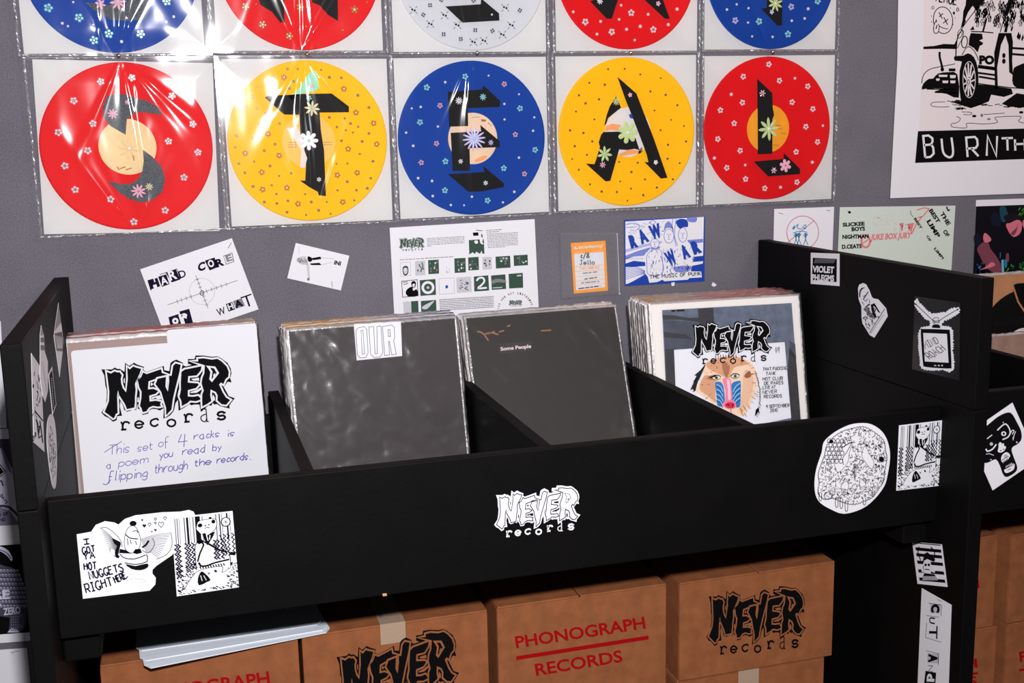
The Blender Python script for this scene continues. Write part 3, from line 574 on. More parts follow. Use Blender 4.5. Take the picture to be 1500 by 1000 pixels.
def place_disc(root, c, m, lm, lr=.0505):
    """flat vinyl disc with raised rim, groove field and centre label"""
    prof = [(0, .0030), (.0036, .0030), (.048, .0030), (.052, .0026), (.060, .0024), (.1465, .0024), (.1495, .0029), (.151, .0022), (.151, .0002), (0, .0002)]
    n = 96; v = []; f = []
    for r_, y in prof[1:-1]:
        for k in range(n): a = 2*math.pi*k/n; v.append(c+Vector((r_*math.cos(a), -y, r_*math.sin(a))))
    for i in range(len(prof)-3):
        for k in range(n): f.append((i*n+k, i*n+(k+1) % n, (i+1)*n+(k+1) % n, (i+1)*n+k))
    M = parent_world(root); T = Matrix.Translation(c); me_o = obj('vinyl_disc', v, f, MATS[m], parent=root, smooth=True)
    v = [c+Vector((lr*math.cos(2*math.pi*k/48), -.0034, lr*math.sin(2*math.pi*k/48))) for k in range(48)]; v2 = [q+Vector((0, .0004, 0)) for q in v]
    obj('centre_label', v+v2, [tuple(range(48))]+[(k, (k+1) % 48, 48+(k+1) % 48, 48+k) for k in range(48)], MATS[lm], parent=root)
def flower_mesh(n=5, r=1.0, name='flower_gem'):
    v = []; f = []
    for k in range(n):
        a = 2*math.pi*k/n; cx, cz_ = .58*math.cos(a), .58*math.sin(a); b = len(v); m_ = 6
        for j in range(m_): t = 2*math.pi*j/m_; v.append((cx+.36*math.cos(t), 0, cz_+.36*math.sin(t)))
        for j in range(m_): t = 2*math.pi*j/m_; v.append((cx+.2*math.cos(t), -.35, cz_+.2*math.sin(t)))
        f += [(b+j, b+(j+1) % m_, b+m_+(j+1) % m_, b+m_+j) for j in range(m_)]+[tuple(b+m_+j for j in range(m_))]
    return v, f
def petals(n, inner=.16, width=.2, tip='pointed'):
    v = []; f = []
    for k in range(n):
        a = 2*math.pi*k/n; c_, s_ = math.cos(a), math.sin(a)
        prof = [(inner, .05), (.45, width), (.75, width*.95), (1.0, .04)] if tip == 'pointed' else [(inner, width*.7), (.5, width), (.82, width*1.05), (.97, width*.6), (1.0, width*.2)]
        b = len(v); m_ = len(prof)
        for r_, w_ in prof: v += [(r_*c_-w_*s_, -.05, r_*s_+w_*c_), (r_*c_, -.16, r_*s_), (r_*c_+w_*s_, -.05, r_*s_-w_*c_)]
        for i in range(m_-1):
            for j in range(2): f.append((b+i*3+j, b+i*3+j+1, b+i*3+j+4, b+i*3+j+3))
    return v, f
FLM = {}
def flower_obj(root, c, r, m, kind='small', n=5, rot=0, eye='gem_grey', name='flower_gem'):
    key = (kind, n, m, eye)
    if key not in FLM:
        v, f = flower_mesh(n) if kind == 'small' else petals(n, .1, 1.5/n if kind == 'round' else 1.15/n, 'round' if kind == 'round' else 'pointed')
        nf = len(f); b = len(v); k_ = 8; er = .3 if kind == 'small' else .16
        v = list(v)+[(er*math.cos(2*math.pi*j/k_), -.2, er*math.sin(2*math.pi*j/k_)) for j in range(k_)]+[(er*.55*math.cos(2*math.pi*j/k_), -.42, er*.55*math.sin(2*math.pi*j/k_)) for j in range(k_)]
        f = list(f)+[(b+j, b+(j+1) % k_, b+k_+(j+1) % k_, b+k_+j) for j in range(k_)]+[tuple(b+k_+j for j in range(k_))]
        me = bpy.data.meshes.new(name); me.from_pydata(v, [], f); me.materials.append(MATS[m]); me.materials.append(MATS[eye]); me.polygons.foreach_set('material_index', [0]*nf+[1]*(len(f)-nf)); FLM[key] = me
    o = bpy.data.objects.new(name, FLM[key]); COL.objects.link(o); o.parent = root
    o.matrix_local = parent_world(root).inverted() @ Matrix.Translation(c) @ Matrix.Rotation(rot, 4, 'Y') @ Matrix.Diagonal((r, min(r, .006), r, 1)); return o
def stones(root, cs, m, name='rhinestones'):
    v = []; f = []
    for c, r in cs:
        b = len(v); k_ = 7
        for rr, y in ((1, 0), (.85, .5), (.4, .85)):
            for j in range(k_): t = 2*math.pi*j/k_; v.append(c+Vector((r*rr*math.cos(t), -y*r, r*rr*math.sin(t))))
        for i in range(2): f += [(b+i*k_+j, b+i*k_+(j+1) % k_, b+(i+1)*k_+(j+1) % k_, b+(i+1)*k_+j) for j in range(k_)]
        f.append(tuple(b+2*k_+j for j in range(k_)))
    if v: o = obj(name, v, f, MATS[m], parent=root); o['kind'] = 'stuff'
def wall_sleeve(root, X0, X1, Z0, Z1, seed, amp, nn=130):
    """clear outer sleeve gathered at the pins above and below"""
    rnd = random.Random(seed); W, H = X1-X0, Z1-Z0; v = []; f = []
    rays = []
    for py in (1, 0):
        for k in range(7 if amp > .6 else 4): rays.append((py, rnd.gauss(0, .42), rnd.uniform(.05, .13), rnd.uniform(.5, 1.3)*rnd.choice((1, 1, -.4)), rnd.uniform(.15, .6)))
    creases = [(rnd.gauss(0, .008)+dx, rnd.uniform(.0022, .004), rnd.uniform(.6, 1.1)) for dx in (-.012, .006, .018)][:3 if amp > .6 else 2]
    for i in range(nn+1):
        for j in range(nn+1):
            a = i/nn; a = a+.06*math.sin(2*math.pi*a)*(-1)*-1 if 0 else a; b = j/nn; x = X0+a*W; z = Z0+b*H; h = 0
            for py, th, wd, A, ln in rays:
                dx = x-(X0+W*.49); dz = (Z1-z) if py else (z-Z0); r = math.hypot(dx, dz)+1e-5; an = math.atan2(dx, dz)-th
                if abs(an) < wd*4: h += A*.0034*amp*min(1, r/.05)*math.exp(-r/ln*1.4)*math.exp(-(an/wd)**2)
            for cx, cw, A in creases:
                q = (x-(X0+W*.5)-cx-.004*math.sin(b*5+cx*90))/cw
                if abs(q) < 4: h += A*.0013*amp**.5*math.exp(-q*q)*math.sin(math.pi*min(1, max(0, b)))**.5
            h += amp*.0027*noise.noise(Vector((x*8+seed, z*5.5, seed*2.3)))+amp*.0004*noise.noise(Vector((x*34, z*18, seed)))
            e = min(a, 1-a, b, 1-b); q = min(1, e/.16); base = .0068+.0028*q*q*(3-2*q)
            v.append(Vector((x, -.0015-base-h, z)))
    for i in range(nn):
        for j in range(nn): q = i*(nn+1)+j; f.append((q, q+nn+1, q+nn+2, q+1))
    obj('plastic_sleeve', v, f, MATS['sleeve_film'], parent=root, smooth=True)
    # heat sealed, crinkled margins
    v = []; f = []
    def strip(p0, p1, w0, w1, nn=60):
        d = (Vector(p1)-Vector(p0)); nrm = Vector((d.y, -d.x)).normalized(); k = len(v)
        for i in range(nn+1):
            t = i/nn; q = Vector(p0)+d*t
            for w_ in (w0, (w0+w1)/2, w1): v.append(Vector((q.x+nrm.x*w_+rnd.uniform(-.0004, .0004), -.004-rnd.uniform(0, .0028), q.y+nrm.y*w_)))
        for i in range(nn): f.append((k+i*3, k+i*3+1, k+i*3+4, k+i*3+3)); f.append((k+i*3+1, k+i*3+2, k+i*3+5, k+i*3+4))
    e = .0035
    strip((X0, Z1), (X0, Z0), 0, -e); strip((X1, Z0), (X1, Z1), 0, -e); strip((X0, Z0), (X1, Z0), 0, -.003)
    if amp > .6: strip((X0, Z1), (X1, Z1), 0, .003)
    obj('sealed_edge', v, f, MATS['edge_film'], parent=root)
S = .31
def wall_record(TL, rot, ctr, vin, lab, label, art, amp, seed, sl=(.012, .006, .006, .004)):
    x, z = TL; u = Vector((math.cos(rot), 0, math.sin(rot))); d = Vector((math.sin(rot), 0, -math.cos(rot))); o = Vector((x, 0, z))
    r = empty('wall_record', o+u*S/2+d*S, label, 'record', 'decorated records pinned to the wall')
    v = [o+u*a*S+d*b*S+Vector((0, y, 0)) for y in (-.0012, -.0032) for a, b in ((0, 0), (1, 0), (1, 1), (0, 1))]
    obj('backing_card', v, [(4, 7, 6, 5), (0, 1, 2, 3), (0, 4, 5, 1), (1, 5, 6, 2), (2, 6, 7, 3), (3, 7, 4, 0)], MATS['card_white'], parent=r)
    c = Vector((ctr[0], -.0032, ctr[1])); place_disc(r, c, vin, lab)
    P = Pic(r, Plane((0, -.0070, 0), (0, -1, 0)), 0); art(r, P); P.done()
    wall_sleeve(r, x-sl[0], x+S+sl[1], z-S-sl[3], z+sl[2], seed, amp)
    return r
GP = Plane((0, -.0066, 0), (0, -1, 0)); DP = Plane((0, -.0056, 0), (0, -1, 0))
def cut(P, root, pts, name='letter_piece', m='cut_black'):
    q = slab_px(name, DP, pts, MATS[m], .0013, parent=root, crop=(P.ox, P.oy, P.k)); return q
def fl(root, P, pts, r, m, **k):
    for q in pts: X = P.px(q); flower_obj(root, GP.hit(*X, -.0008), r, m, rot=random.uniform(0, 1.2), **k)
def stn(root, P, pts, m, r0=.0022, r1=.0034):
    stones(root, [(GP.hit(*P.px(q), -.0008), random.uniform(r0, r1)) for q in pts], m)
def big(root, P, q, rpx, m, n, kind='long', eye='gem_grey'):
    X = P.px(q); c = GP.hit(*X, .0016); d = GP.hit(X[0]+rpx/P.k, X[1], .0016); flower_obj(root, c, abs(d.x-c.x), m, kind, n, random.uniform(0, 1), eye, name='large_flower')

def art_S(r, P):
    P.c(130, 120, 5.556)
    cut(P, r, [(118, 285), (115, 200), (150, 115), (230, 92), (320, 105), (385, 135), (470, 150), (560, 200), (600, 270), (520, 255), (420, 245), (350, 262), (310, 305), (300, 430), (180, 360)], m='glitter_tape')
    cut(P, r, [(440, 550), (520, 610), (600, 700), (622, 790), (600, 890), (520, 960), (430, 980), (340, 955), (250, 900), (190, 840), (150, 805), (260, 830), (340, 830), (400, 790), (435, 730), (448, 640)], m='glitter_tape')
    big(r, P, (330, 540), 92, 'label_cream', 8, eye='gem_white'); big(r, P, (405, 888), 62, 'gem_pink', 9); big(r, P, (492, 852), 34, 'petal_cream', 8); big(r, P, (195, 260), 46, 'gem_pink', 8); big(r, P, (312, 165), 24, 'gem_pink', 8)
    P.part = 'label_print'; P.lines('smear', [[(255, 705), (300, 690)], [(300, 715), (350, 700)], [(230, 690), (250, 715)], [(350, 560), (370, 640)]], 8)
    P.c(0, 0, 2.779); fl(r, P, [(410, 332), (537, 316), (300, 410), (378, 503), (237, 539), (357, 613), (264, 675), (306, 772), (450, 811), (545, 903), (672, 856), (749, 722), (806, 620), (686, 575), (785, 505), (700, 390)], .0078, 'gem_white')
def art_T(r, P):
    P.c(380, 80, 4.543); P.part = 'torn_label'
    P.poly('label_pale', [(180, 490), (250, 480), (290, 560), (300, 640), (318, 690), (300, 755), (270, 750), (280, 640), (230, 560)])
    P.part = 'label_print'
    for q in ((190, 585), (190, 600), (190, 615), (425, 585), (425, 600)): P.greek('grey_ink', q, (q[0]+58, q[1]-2), 3, 1)
    cut(P, r, [(35, 285), (60, 272), (190, 268), (270, 262), (480, 258), (595, 345), (595, 383), (400, 385), (408, 500), (430, 640), (442, 940), (395, 935), (388, 912), (330, 880), (270, 838), (305, 838), (310, 720), (292, 650), (275, 560), (265, 400), (165, 398)])
    cut(P, r, [(190, 275), (240, 255), (290, 190), (325, 130), (350, 108), (380, 115), (398, 220), (375, 240), (270, 262), (215, 305)], 'mint_bird', 'mint_patch')
    big(r, P, (350, 358), 52, 'petal_cream', 8, eye='gem_cyan'); big(r, P, (327, 572), 64, 'petal_white', 8, 'round', 'mint_patch'); big(r, P, (347, 208), 18, 'gem_pink', 6, 'round'); big(r, P, (396, 830), 17, 'petal_white', 6); big(r, P, (330, 288), 20, 'mint_patch', 5)
    P.c(310, 0, 2.898); fl(r, P, [(308, 328), (562, 377), (613, 478), (688, 523), (701, 612), (580, 632), (618, 733), (534, 743), (557, 857), (367, 865), (320, 797), (217, 804), (213, 731), (287, 660), (240, 568), (143, 650)], .0068, 'gem_gold', eye='gem_white')
    stn(r, P, [(322, 292), (366, 293), (259, 326), (196, 368), (243, 362), (288, 382), (348, 345), (330, 374), (172, 411), (144, 453), (192, 460), (231, 481), (117, 527), (204, 526), (289, 524), (107, 576), (176, 587), (101, 625), (269, 612), (224, 639), (116, 694), (181, 685), (248, 704), (141, 733), (287, 746), (338, 735), (176, 791), (255, 786), (275, 823), (224, 857), (277, 863), (324, 852), (320, 900), (401, 912), (397, 824), (454, 892), (423, 857), (489, 857), (505, 907), (535, 808), (576, 771), (606, 850), (615, 807), (661, 799), (676, 756), (685, 684), (629, 653), (577, 694), (530, 695), (551, 597), (600, 563), (639, 600), (668, 566), (622, 538), (590, 524), (565, 502), (532, 539), (570, 553), (500, 498), (668, 456), (621, 404), (465, 296), (500, 328), (551, 330)], 'gem_grey')
E_POLYS = [[(95, 85), (390, 65), (400, 30), (545, 165), (540, 215), (265, 225), (268, 380), (105, 385)], [(118, 438), (380, 425), (372, 370), (540, 510), (540, 562), (280, 570), (285, 765), (135, 765)], [(95, 795), (410, 775), (400, 725), (578, 875), (575, 905), (380, 942), (270, 945)]]
def art_E(r, P):
    P.c(640, 120, 5.883); P.part = 'label_print'
    P.poly('smear', [(380, 320), (420, 325), (425, 340), (385, 342)]); P.poly(mat('label_orange', (240, 160, 100), .6).name, [(330, 670), (400, 635), (435, 640), (400, 670), (340, 690)], smooth=3); P.greek('grey_ink', (300, 305), (370, 300), 3); P.greek('grey_ink', (440, 350), (475, 385), 6)
    for q in E_POLYS: cut(P, r, q)
    big(r, P, (318, 490), 98, 'gem_lav', 14, eye='gem_cyan'); big(r, P, (188, 162), 33, 'petal_white', 9); big(r, P, (395, 130), 30, 'gem_cyan', 8); big(r, P, (463, 522), 25, 'gem_lav', 7); big(r, P, (203, 684), 22, 'petal_white', 6); big(r, P, (418, 870), 22, 'petal_white', 6)
    P.c(310, 0, 2.898); fl(r, P, [(1077, 325), (914, 371), (1310, 460), (885, 519), (1374, 636), (993, 685), (1241, 714), (991, 808), (1172, 851)], .0072, 'gem_cyan'); fl(r, P, [(1243, 357), (970, 448), (1290, 571), (955, 609), (890, 690), (1329, 738)], .0064, 'gem_pink')
    stn(r, P, [(992, 349), (1176, 321), (1305, 400), (850, 460), (888, 454), (1243, 441), (961, 537), (1244, 507), (1370, 498), (826, 563), (1365, 555), (856, 619), (1305, 669), (877, 756), (936, 768), (939, 832), (1016, 870), (1072, 871), (1105, 835), (1285, 814), (1237, 859)], 'gem_white', .0022, .0032)
A_POLYS = [[(303, 72), (455, 205), (600, 580), (708, 890), (655, 897), (522, 762), (555, 765), (540, 700), (370, 260)], [(195, 465), (215, 380), (240, 310), (290, 230), (330, 320), (225, 405), (210, 450)], [(190, 518), (310, 515), (450, 570), (480, 665), (440, 655), (380, 665), (315, 660), (243, 915), (205, 920), (45, 775), (115, 780), (130, 740), (160, 640), (150, 600), (170, 540)]]
def art_A(r, P):
    P.c(850, 100, 5.557); P.part = 'label_print'
    P.poly('label_orange', [(210, 470), (260, 450), (330, 460), (330, 510), (250, 500), (205, 510)]); P.poly('label_orange', [(310, 700), (400, 660), (490, 670), (500, 690), (420, 700), (330, 715)]); P.poly('blue_ink', [(395, 375), (420, 370), (430, 410), (405, 405)]); P.poly('smear', [(480, 660), (505, 640), (505, 680), (470, 700)])
    for q in A_POLYS: cut(P, r, q)
    big(r, P, (383, 523), 82, 'petal_green', 7, 'round', 'gem_white'); big(r, P, (197, 697), 60, 'petal_green', 7, eye='gem_cyan'); big(r, P, (180, 785), 26, 'gem_pink', 7); big(r, P, (292, 268), 33, 'petal_green', 10); big(r, P, (403, 217), 18, 'gem_pink', 5, 'round'); big(r, P, (612, 765), 18, 'petal_white', 5, 'round')
    P.c(790, 0, 3.227); stn(r, P, [(326, 327), (404, 325), (478, 352), (575, 369), (237, 391), (310, 400), (526, 432), (598, 448), (188, 450), (283, 469), (219, 488), (653, 497), (174, 527), (545, 522), (261, 564), (624, 566), (684, 595), (146, 616), (209, 628), (574, 615), (251, 668), (694, 668), (168, 690), (609, 684), (226, 731), (156, 751), (607, 750), (378, 765), (466, 769), (664, 771), (187, 802), (436, 813), (383, 857), (500, 848), (632, 847), (240, 871), (556, 886), (434, 891), (295, 905), (367, 907), (492, 922), (417, 948)], 'gem_eye', .0019, .0028)
def art_L(r, P):
    P.c(1080, 100, 5.88); P.part = 'label_print'
    for q in ((330, 490), (340, 520), (380, 560), (310, 660)): P.greek('smear', q, (q[0]+45, q[1]+3), 3)
    cut(P, r, [(172, 92), (300, 215), (303, 340), (315, 400), (300, 440), (300, 735), (175, 740)]); cut(P, r, [(142, 803), (400, 780), (400, 730), (538, 865), (538, 910), (265, 930)])
    big(r, P, (268, 522), 88, 'petal_green', 8, eye='gem_white'); big(r, P, (410, 838), 50, 'gem_pink', 6, 'round', 'gem_gold'); big(r, P, (312, 878), 26, 'gem_pink', 6); big(r, P, (213, 215), 28, 'gem_pink', 6)
    P.c(790, 0, 3.227); fl(r, P, [(1086, 304), (965, 362), (1136, 381), (1270, 408), (961, 485), (1196, 483), (857, 521), (1294, 515), (922, 583), (1261, 599), (845, 657), (1316, 671), (950, 712), (1215, 718), (887, 793), (976, 846), (1219, 861), (1067, 890)], .0074, 'gem_white')
    stn(r, P, [(1209, 370), (908, 446), (1341, 594), (828, 747), (974, 780), (1291, 767), (1141, 885)], 'gem_white', .003, .004)
wall_record((.1004, 1.749), -.0264, (.2491, 1.5922), 'vinyl_red', 'label_cream', 'glossy red record with glittering grey letter S, left end of the lower row', art_S, 1.0, 1, (.015, .011, .004, .006))
wall_record((.426, 1.7481), -.0025, (.5787, 1.5942), 'vinyl_yellow', 'label_yellow', 'yellow record with black letter T, green bird and many rhinestones', art_T, .8, 5, (.013, .008, .006, .005))
wall_record((.7494, 1.7482), .0059, (.9028, 1.592), 'vinyl_blue', 'label_peach', 'blue record with black letter E made of arrows, lower row', art_E, .6, 9, (.006, .006, .006, .004))
wall_record((1.0797, 1.7503), .0068, (1.2346, 1.5971), 'vinyl_yellow', 'label_pale', 'yellow record with black letter A and green flowers, lower row', art_A, .25, 12, (.008, .007, .006, .004))
wall_record((1.4091, 1.75), .0042, (1.5591, 1.5977), 'vinyl_red', 'label_amber', 'red record with black letter L over an amber label, right end of lower row', art_L, .22, 15, (.006, .009, .005, .004))
def art_u1(r, P):
    P.c(0, 0, 2.779); cut(P, r, [(345, 10), (400, 55), (450, 80), (520, 86), (590, 78), (610, 40), (600, -80), (540, -130), (560, -40), (520, 5), (440, 20)], m='glitter_tape')
    P.c(20, 0, 4.84); big(r, P, (740, 15), 60, 'gem_pink', 8, eye='mint_patch'); big(r, P, (615, 30), 40, 'gem_pink', 6)
    fl(r, P, [(245, 55), (463, 125), (675, 240), (900, 240), (1085, 10), (570, 285)], .009, 'gem_cyan'); stn(r, P, [(345, 165), (385, 185), (422, 15), (565, 175), (765, 295), (1045, 130), (1135, 118), (1082, 155)], 'gem_white')
def art_u2(r, P):
    P.c(340, 0, 6.82); cut(P, r, [(230, -120), (285, 50), (400, 120), (480, 222), (522, 226), (515, -300), (420, -300)]); cut(P, r, [(790, -300), (800, 25), (870, 50), (960, 150), (1058, 210), (1050, -300)])
    fl(r, P, [(135, 65), (573, 360), (680, 72), (1223, 95), (305, 245)], .0085, 'gem_gold', eye='gem_white'); stn(r, P, [(1105, 300), (760, 403), (1350, 20), (240, 40), (740, 265)], 'gem_gold', .0016, .0024)
def art_u3(r, P):
    P.c(590, 0, 7.143); cut(P, r, [(445, 68), (815, 45), (820, -15), (1005, 140), (1010, 215), (625, 237)]); cut(P, r, [(470, -300), (820, -310), (990, -150), (985, -60), (640, -40), (640, -20), (470, -5)])
    P.part = 'skull_gems'; P.z = 1
    for q in ((285, 55), (215, 155), (428, 358), (607, 408), (758, 315), (938, 322), (1225, 108), (405, 0), (740, 5)):
        P.disc('pale_ink', q, 28, 30, 1)
        for k in range(4): a = k*1.57+q[0]; P.disc('ink', (q[0]+15*math.cos(a), q[1]+15*math.sin(a)), 8, 9, 2, 8)
    for q in ((112, 105), (437, 160), (288, 250), (570, 262), (740, 440), (848, 425), (1042, 362), (1135, 262), (1072, 80)):
        P.disc('ink', (q[0]-13, q[1]-6), 11, 11, 2, 8); P.disc('ink', (q[0]+13, q[1]+4), 11, 11, 2, 8)
        for k in range(4): a = k*1.57+.75; P.line('grey_ink', [(q[0]+30*math.cos(a), q[1]+30*math.sin(a)), (q[0]+55*math.cos(a), q[1]+55*math.sin(a))], 7, 1)
    stn(r, P, [(932, 153), (108, 158), (540, 220), (1112, 222), (590, 358)], 'gem_white')
def art_u4(r, P):
    P.c(820, 0, 7.5); cut(P, r, [(335, 15), (515, 205), (570, 205), (700, -200), (560, -200), (440, -30)]); cut(P, r, [(900, -30), (1020, 80), (1155, 205), (1205, 205), (1060, -200), (820, -400)])
    fl(r, P, [(787, 140), (283, 240), (573, 350), (1030, 325)], .008, 'gem_white'); stn(r, P, [(150, 130), (675, 58), (653, 213), (450, 235), (410, 375), (735, 322), (972, 157), (885, 290), (825, 440), (1193, 270), (1290, 100)], 'gem_white', .0028, .004)
    big(r, P, (438, 12), 36, 'petal_white', 8); big(r, P, (1078, 40), 26, 'gem_pink', 5, 'round')
def art_u5(r, P):
    P.c(1030, 0, 7.5); cut(P, r, [(700, -420), (865, -420), (865, 280), (815, 280), (740, 200), (640, 95), (700, 85)])
    big(r, P, (790, 40), 78, 'petal_green', 8, eye='gem_white'); big(r, P, (750, 132), 24, 'gem_lav', 5, 'round')
    fl(r, P, [(617, 235), (935, 375), (1260, 12)], .0085, 'gem_cyan'); fl(r, P, [(355, 225), (970, 75)], .008, 'gem_lav'); stn(r, P, [(370, 48), (500, 90), (263, 105), (495, 248), (540, 400), (765, 405), (975, 228), (1155, 97), (1117, 203)], 'gem_white', .0026, .0038)
wall_record((.0878, 1.7585+S), 0, (.2456, 1.9105), 'vinyl_blue', 'label_cream', 'blue record in wrinkled plastic at the left end of the upper row', art_u1, 1.0, 21, (.009, .013, .006, .004))
wall_record((.4200, 1.7625+S), 0, (.5795, 1.9145), 'vinyl_red', 'label_cream', 'red record with two black legs of a letter, second in the upper row', art_u2, .95, 24, (.010, .010, .006, .004))
wall_record((.7505, 1.76+S), 0, (.9100, 1.9135), 'vinyl_frost', 'label_peach', 'frosted white record with black and clear gems, middle of the upper row', art_u3, .45, 27, (.006, .006, .006, .004))
wall_record((1.0815, 1.7609+S), 0, (1.2343, 1.915), 'vinyl_red', 'label_pale', 'red record with white rhinestones and two black legs, fourth in upper row', art_u4, .3, 30, (.007, .007, .006, .004))
wall_record((1.4085, 1.7632+S), 0, (1.5616, 1.9148), 'vinyl_blue', 'label_amber', 'blue record with black stem and yellow daisy, right end of upper row', art_u5, .2, 33, (.006, .008, .006, .004))
def pin_at(x, y, lab, grp='silver push pins between the record rows'):
    c = WALL.hit(x, y); v = []; f = []; k = 10
    for r_, yy in ((.0012, 0), (.0012, .0085), (.0038, .010), (.0042, .012), (.003, .0138), (.0008, .0144)):
        for j in range(k): t = 2*math.pi*j/k; v.append(c+Vector((r_*math.cos(t), -yy, r_*math.sin(t))))
    for i in range(5): f += [(i*k+j, i*k+(j+1) % k, (i+1)*k+(j+1) % k, (i+1)*k+j) for j in range(k)]
    f.append(tuple(5*k+j for j in range(k))); o = obj('push_pin', v, f, MATS['metal_pin'], world=Matrix.Translation(c), smooth=True); tag(o, lab, 'pin', grp)
for x, y, l in ((174, 82, 'silver push pin between the upper blue record and the red S record'), (449, 80, 'silver push pin between the upper red record and the yellow T record'), (697, 78, 'silver push pin between the frosted record and the blue E record'), (921, 78, 'silver push pin between the upper red record and the yellow A record'), (1128, 77, 'silver push pin between the upper blue record and the red L record')): pin_at(x, y, l)
#--PART2--
# ------------------------------------------------------------------ papers pinned to the wall
def sheet(name, plane, crop, pts, m, label, cat, group=None, th=.0004, smooth=0, lift=0):
    o = slab_px(name, plane, pts, MATS[m], th, label, cat, group, crop=crop, smooth=smooth, lift=lift)
    P = Pic(o, plane, th+lift+.0001); P.c(*crop); return o, P
# hard core flyer
o, P = sheet('flyer', WALL, (180, 330, 4.167), [(105, 268), (665, 78), (828, 512), (268, 702)], 'paper', 'tilted white flyer with cut out letters HARD CORE OR WHAT and a crosshair', 'flyer')
P.part = 'lettering'
def chip(P, ch, quad_bg, p0, p1, h, bg, fg, bold=.03, slant=0):
    if bg: P.poly(bg, quad_bg, 1)
    P.type(fg, ch, p0, p1, h, bold, slant, 2)
chip(P, 'H', [(150, 335), (215, 313), (233, 378), (172, 398)], (172, 390), (228, 371), 55, None, 'navy_ink', .06)
P.line('navy_ink', [(153, 334), (172, 396)], 6); P.poly('navy_ink', [(150, 335), (185, 324), (195, 355), (160, 366)], 1)
P.poly('navy_ink', [(215, 313), (265, 298), (285, 358), (238, 375)], 1); P.type('paper', 'A', (238, 368), (280, 354), 50, .03, z=3)
P.poly('navy_ink', [(262, 290), (325, 268), (350, 330), (298, 348)], 1); P.type('paper', 'R', (290, 338), (335, 323), 58, .03, z=3)
P.line('navy_ink', [(225, 300), (330, 265), (350, 328)], 2.5, 2)
P.type('navy_ink', 'D', (350, 325), (390, 311), 46, .02)
P.type('navy_ink', 'C', (460, 285), (505, 270), 52, .05, .25); P.poly('navy_ink', [(500, 215), (560, 195), (578, 255), (530, 275)], 1); P.type('paper', 'O', (528, 260), (562, 248), 46, .04, z=3)
P.type('navy_ink', 'R', (575, 258), (622, 242), 50, .05); P.poly('grey_ink', [(612, 185), (668, 165), (680, 222), (630, 240)], 1); P.poly('paper', [(616, 189), (664, 171), (674, 219), (633, 234)], 2); P.type('grey_ink', 'E', (636, 224), (672, 212), 40, .04, z=3)
P.type('navy_ink', 'W', (582, 555), (632, 538), 45, .015); P.poly('navy_ink', [(628, 480), (668, 466), (685, 512), (645, 526)], 1); P.type('paper', 'H', (648, 517), (678, 506), 36, .03, z=3)
P.poly('grey_ink', [(672, 462), (725, 443), (745, 490), (690, 508)], 1); P.type('navy_ink', 'A', (688, 508), (738, 492), 48, .05, z=3); P.type('navy_ink', 'T', (740, 505), (806, 482), 70, -.005)
P.poly('navy_ink', [(278, 560), (340, 540), (365, 640), (300, 662)], 1); P.type('paper', 'o', (308, 608), (345, 596), 40, .05, z=3); P.poly('navy_ink', [(345, 525), (405, 508), (435, 620), (375, 640)], 1); P.type('paper', 'r', (362, 620), (412, 604), 78, .06, z=3)
P.part = 'crosshair'
P.ring('pale_ink', (483, 402), 78, 80, 2.4, 1, 40); P.ring('navy_ink', (483, 412), 12, 14, 4, 1); P.disc('navy_ink', (483, 412), 4, 4, 1, 8)
P.line('grey_ink', [(272, 485), (700, 335)], 2.2); P.line('grey_ink', [(445, 305), (520, 505)], 2.2)
for t in (.14, .2, .27, .34, .56, .63, .7, .77, .84): x, y = 272+428*t, 485-150*t; P.line('grey_ink', [(x-4, y-12), (x+4, y+12)], 3)
for t in (.12, .24, .36, .64, .76, .9): x, y = 445+75*t, 305+200*t; P.line('grey_ink', [(x-10, y+4), (x+10, y-4)], 2.4)
P.line('grey_ink', [(642, 140), (662, 105)], 4); P.done()
# small card with figure
o, P = sheet('card', WALL, (180, 330, 4.167), [(1055, 107), (1382, 185), (1330, 397), (1003, 322)], 'paper', 'small tilted white card with a sideways drawn figure', 'card')
P.part = 'figure_drawing'
P.poly('pale_ink', [(1062, 205), (1085, 190), (1115, 190), (1130, 215), (1120, 240), (1085, 235)], 1, smooth=3); P.poly('pale_ink', [(1120, 235), (1135, 232), (1142, 320), (1130, 330)], 1); P.disc('grey_ink', (1132, 328), 9, 9, 2)
P.poly('ink', [(1128, 190), (1150, 195), (1155, 215), (1140, 222), (1130, 215)], 2, smooth=3); P.poly('ink', [(1150, 200), (1205, 190), (1212, 205), (1160, 212)], 2); P.poly('ink', [(1140, 232), (1200, 228), (1212, 242), (1150, 242)], 2)
for i in range(9): P.line('grey_ink', [(1070+i*6, 200+(i % 3)*6), (1078+i*6, 232-(i % 2)*7)], 2, 2)
P.ring('grey_ink', (1075, 212), 12, 10, 3, 2); P.lines('pale_ink', [[(1205, 195), (1290, 205)], [(1210, 240), (1280, 225)], [(1075, 130), (1076, 175)]], 2.5, 1)
P.part = 'lettering'; P.type('ink', 'INI', (1288, 238), (1328, 246), 26, .05); P.line('grey_ink', [(1275, 340), (1278, 378)], 3); P.done()
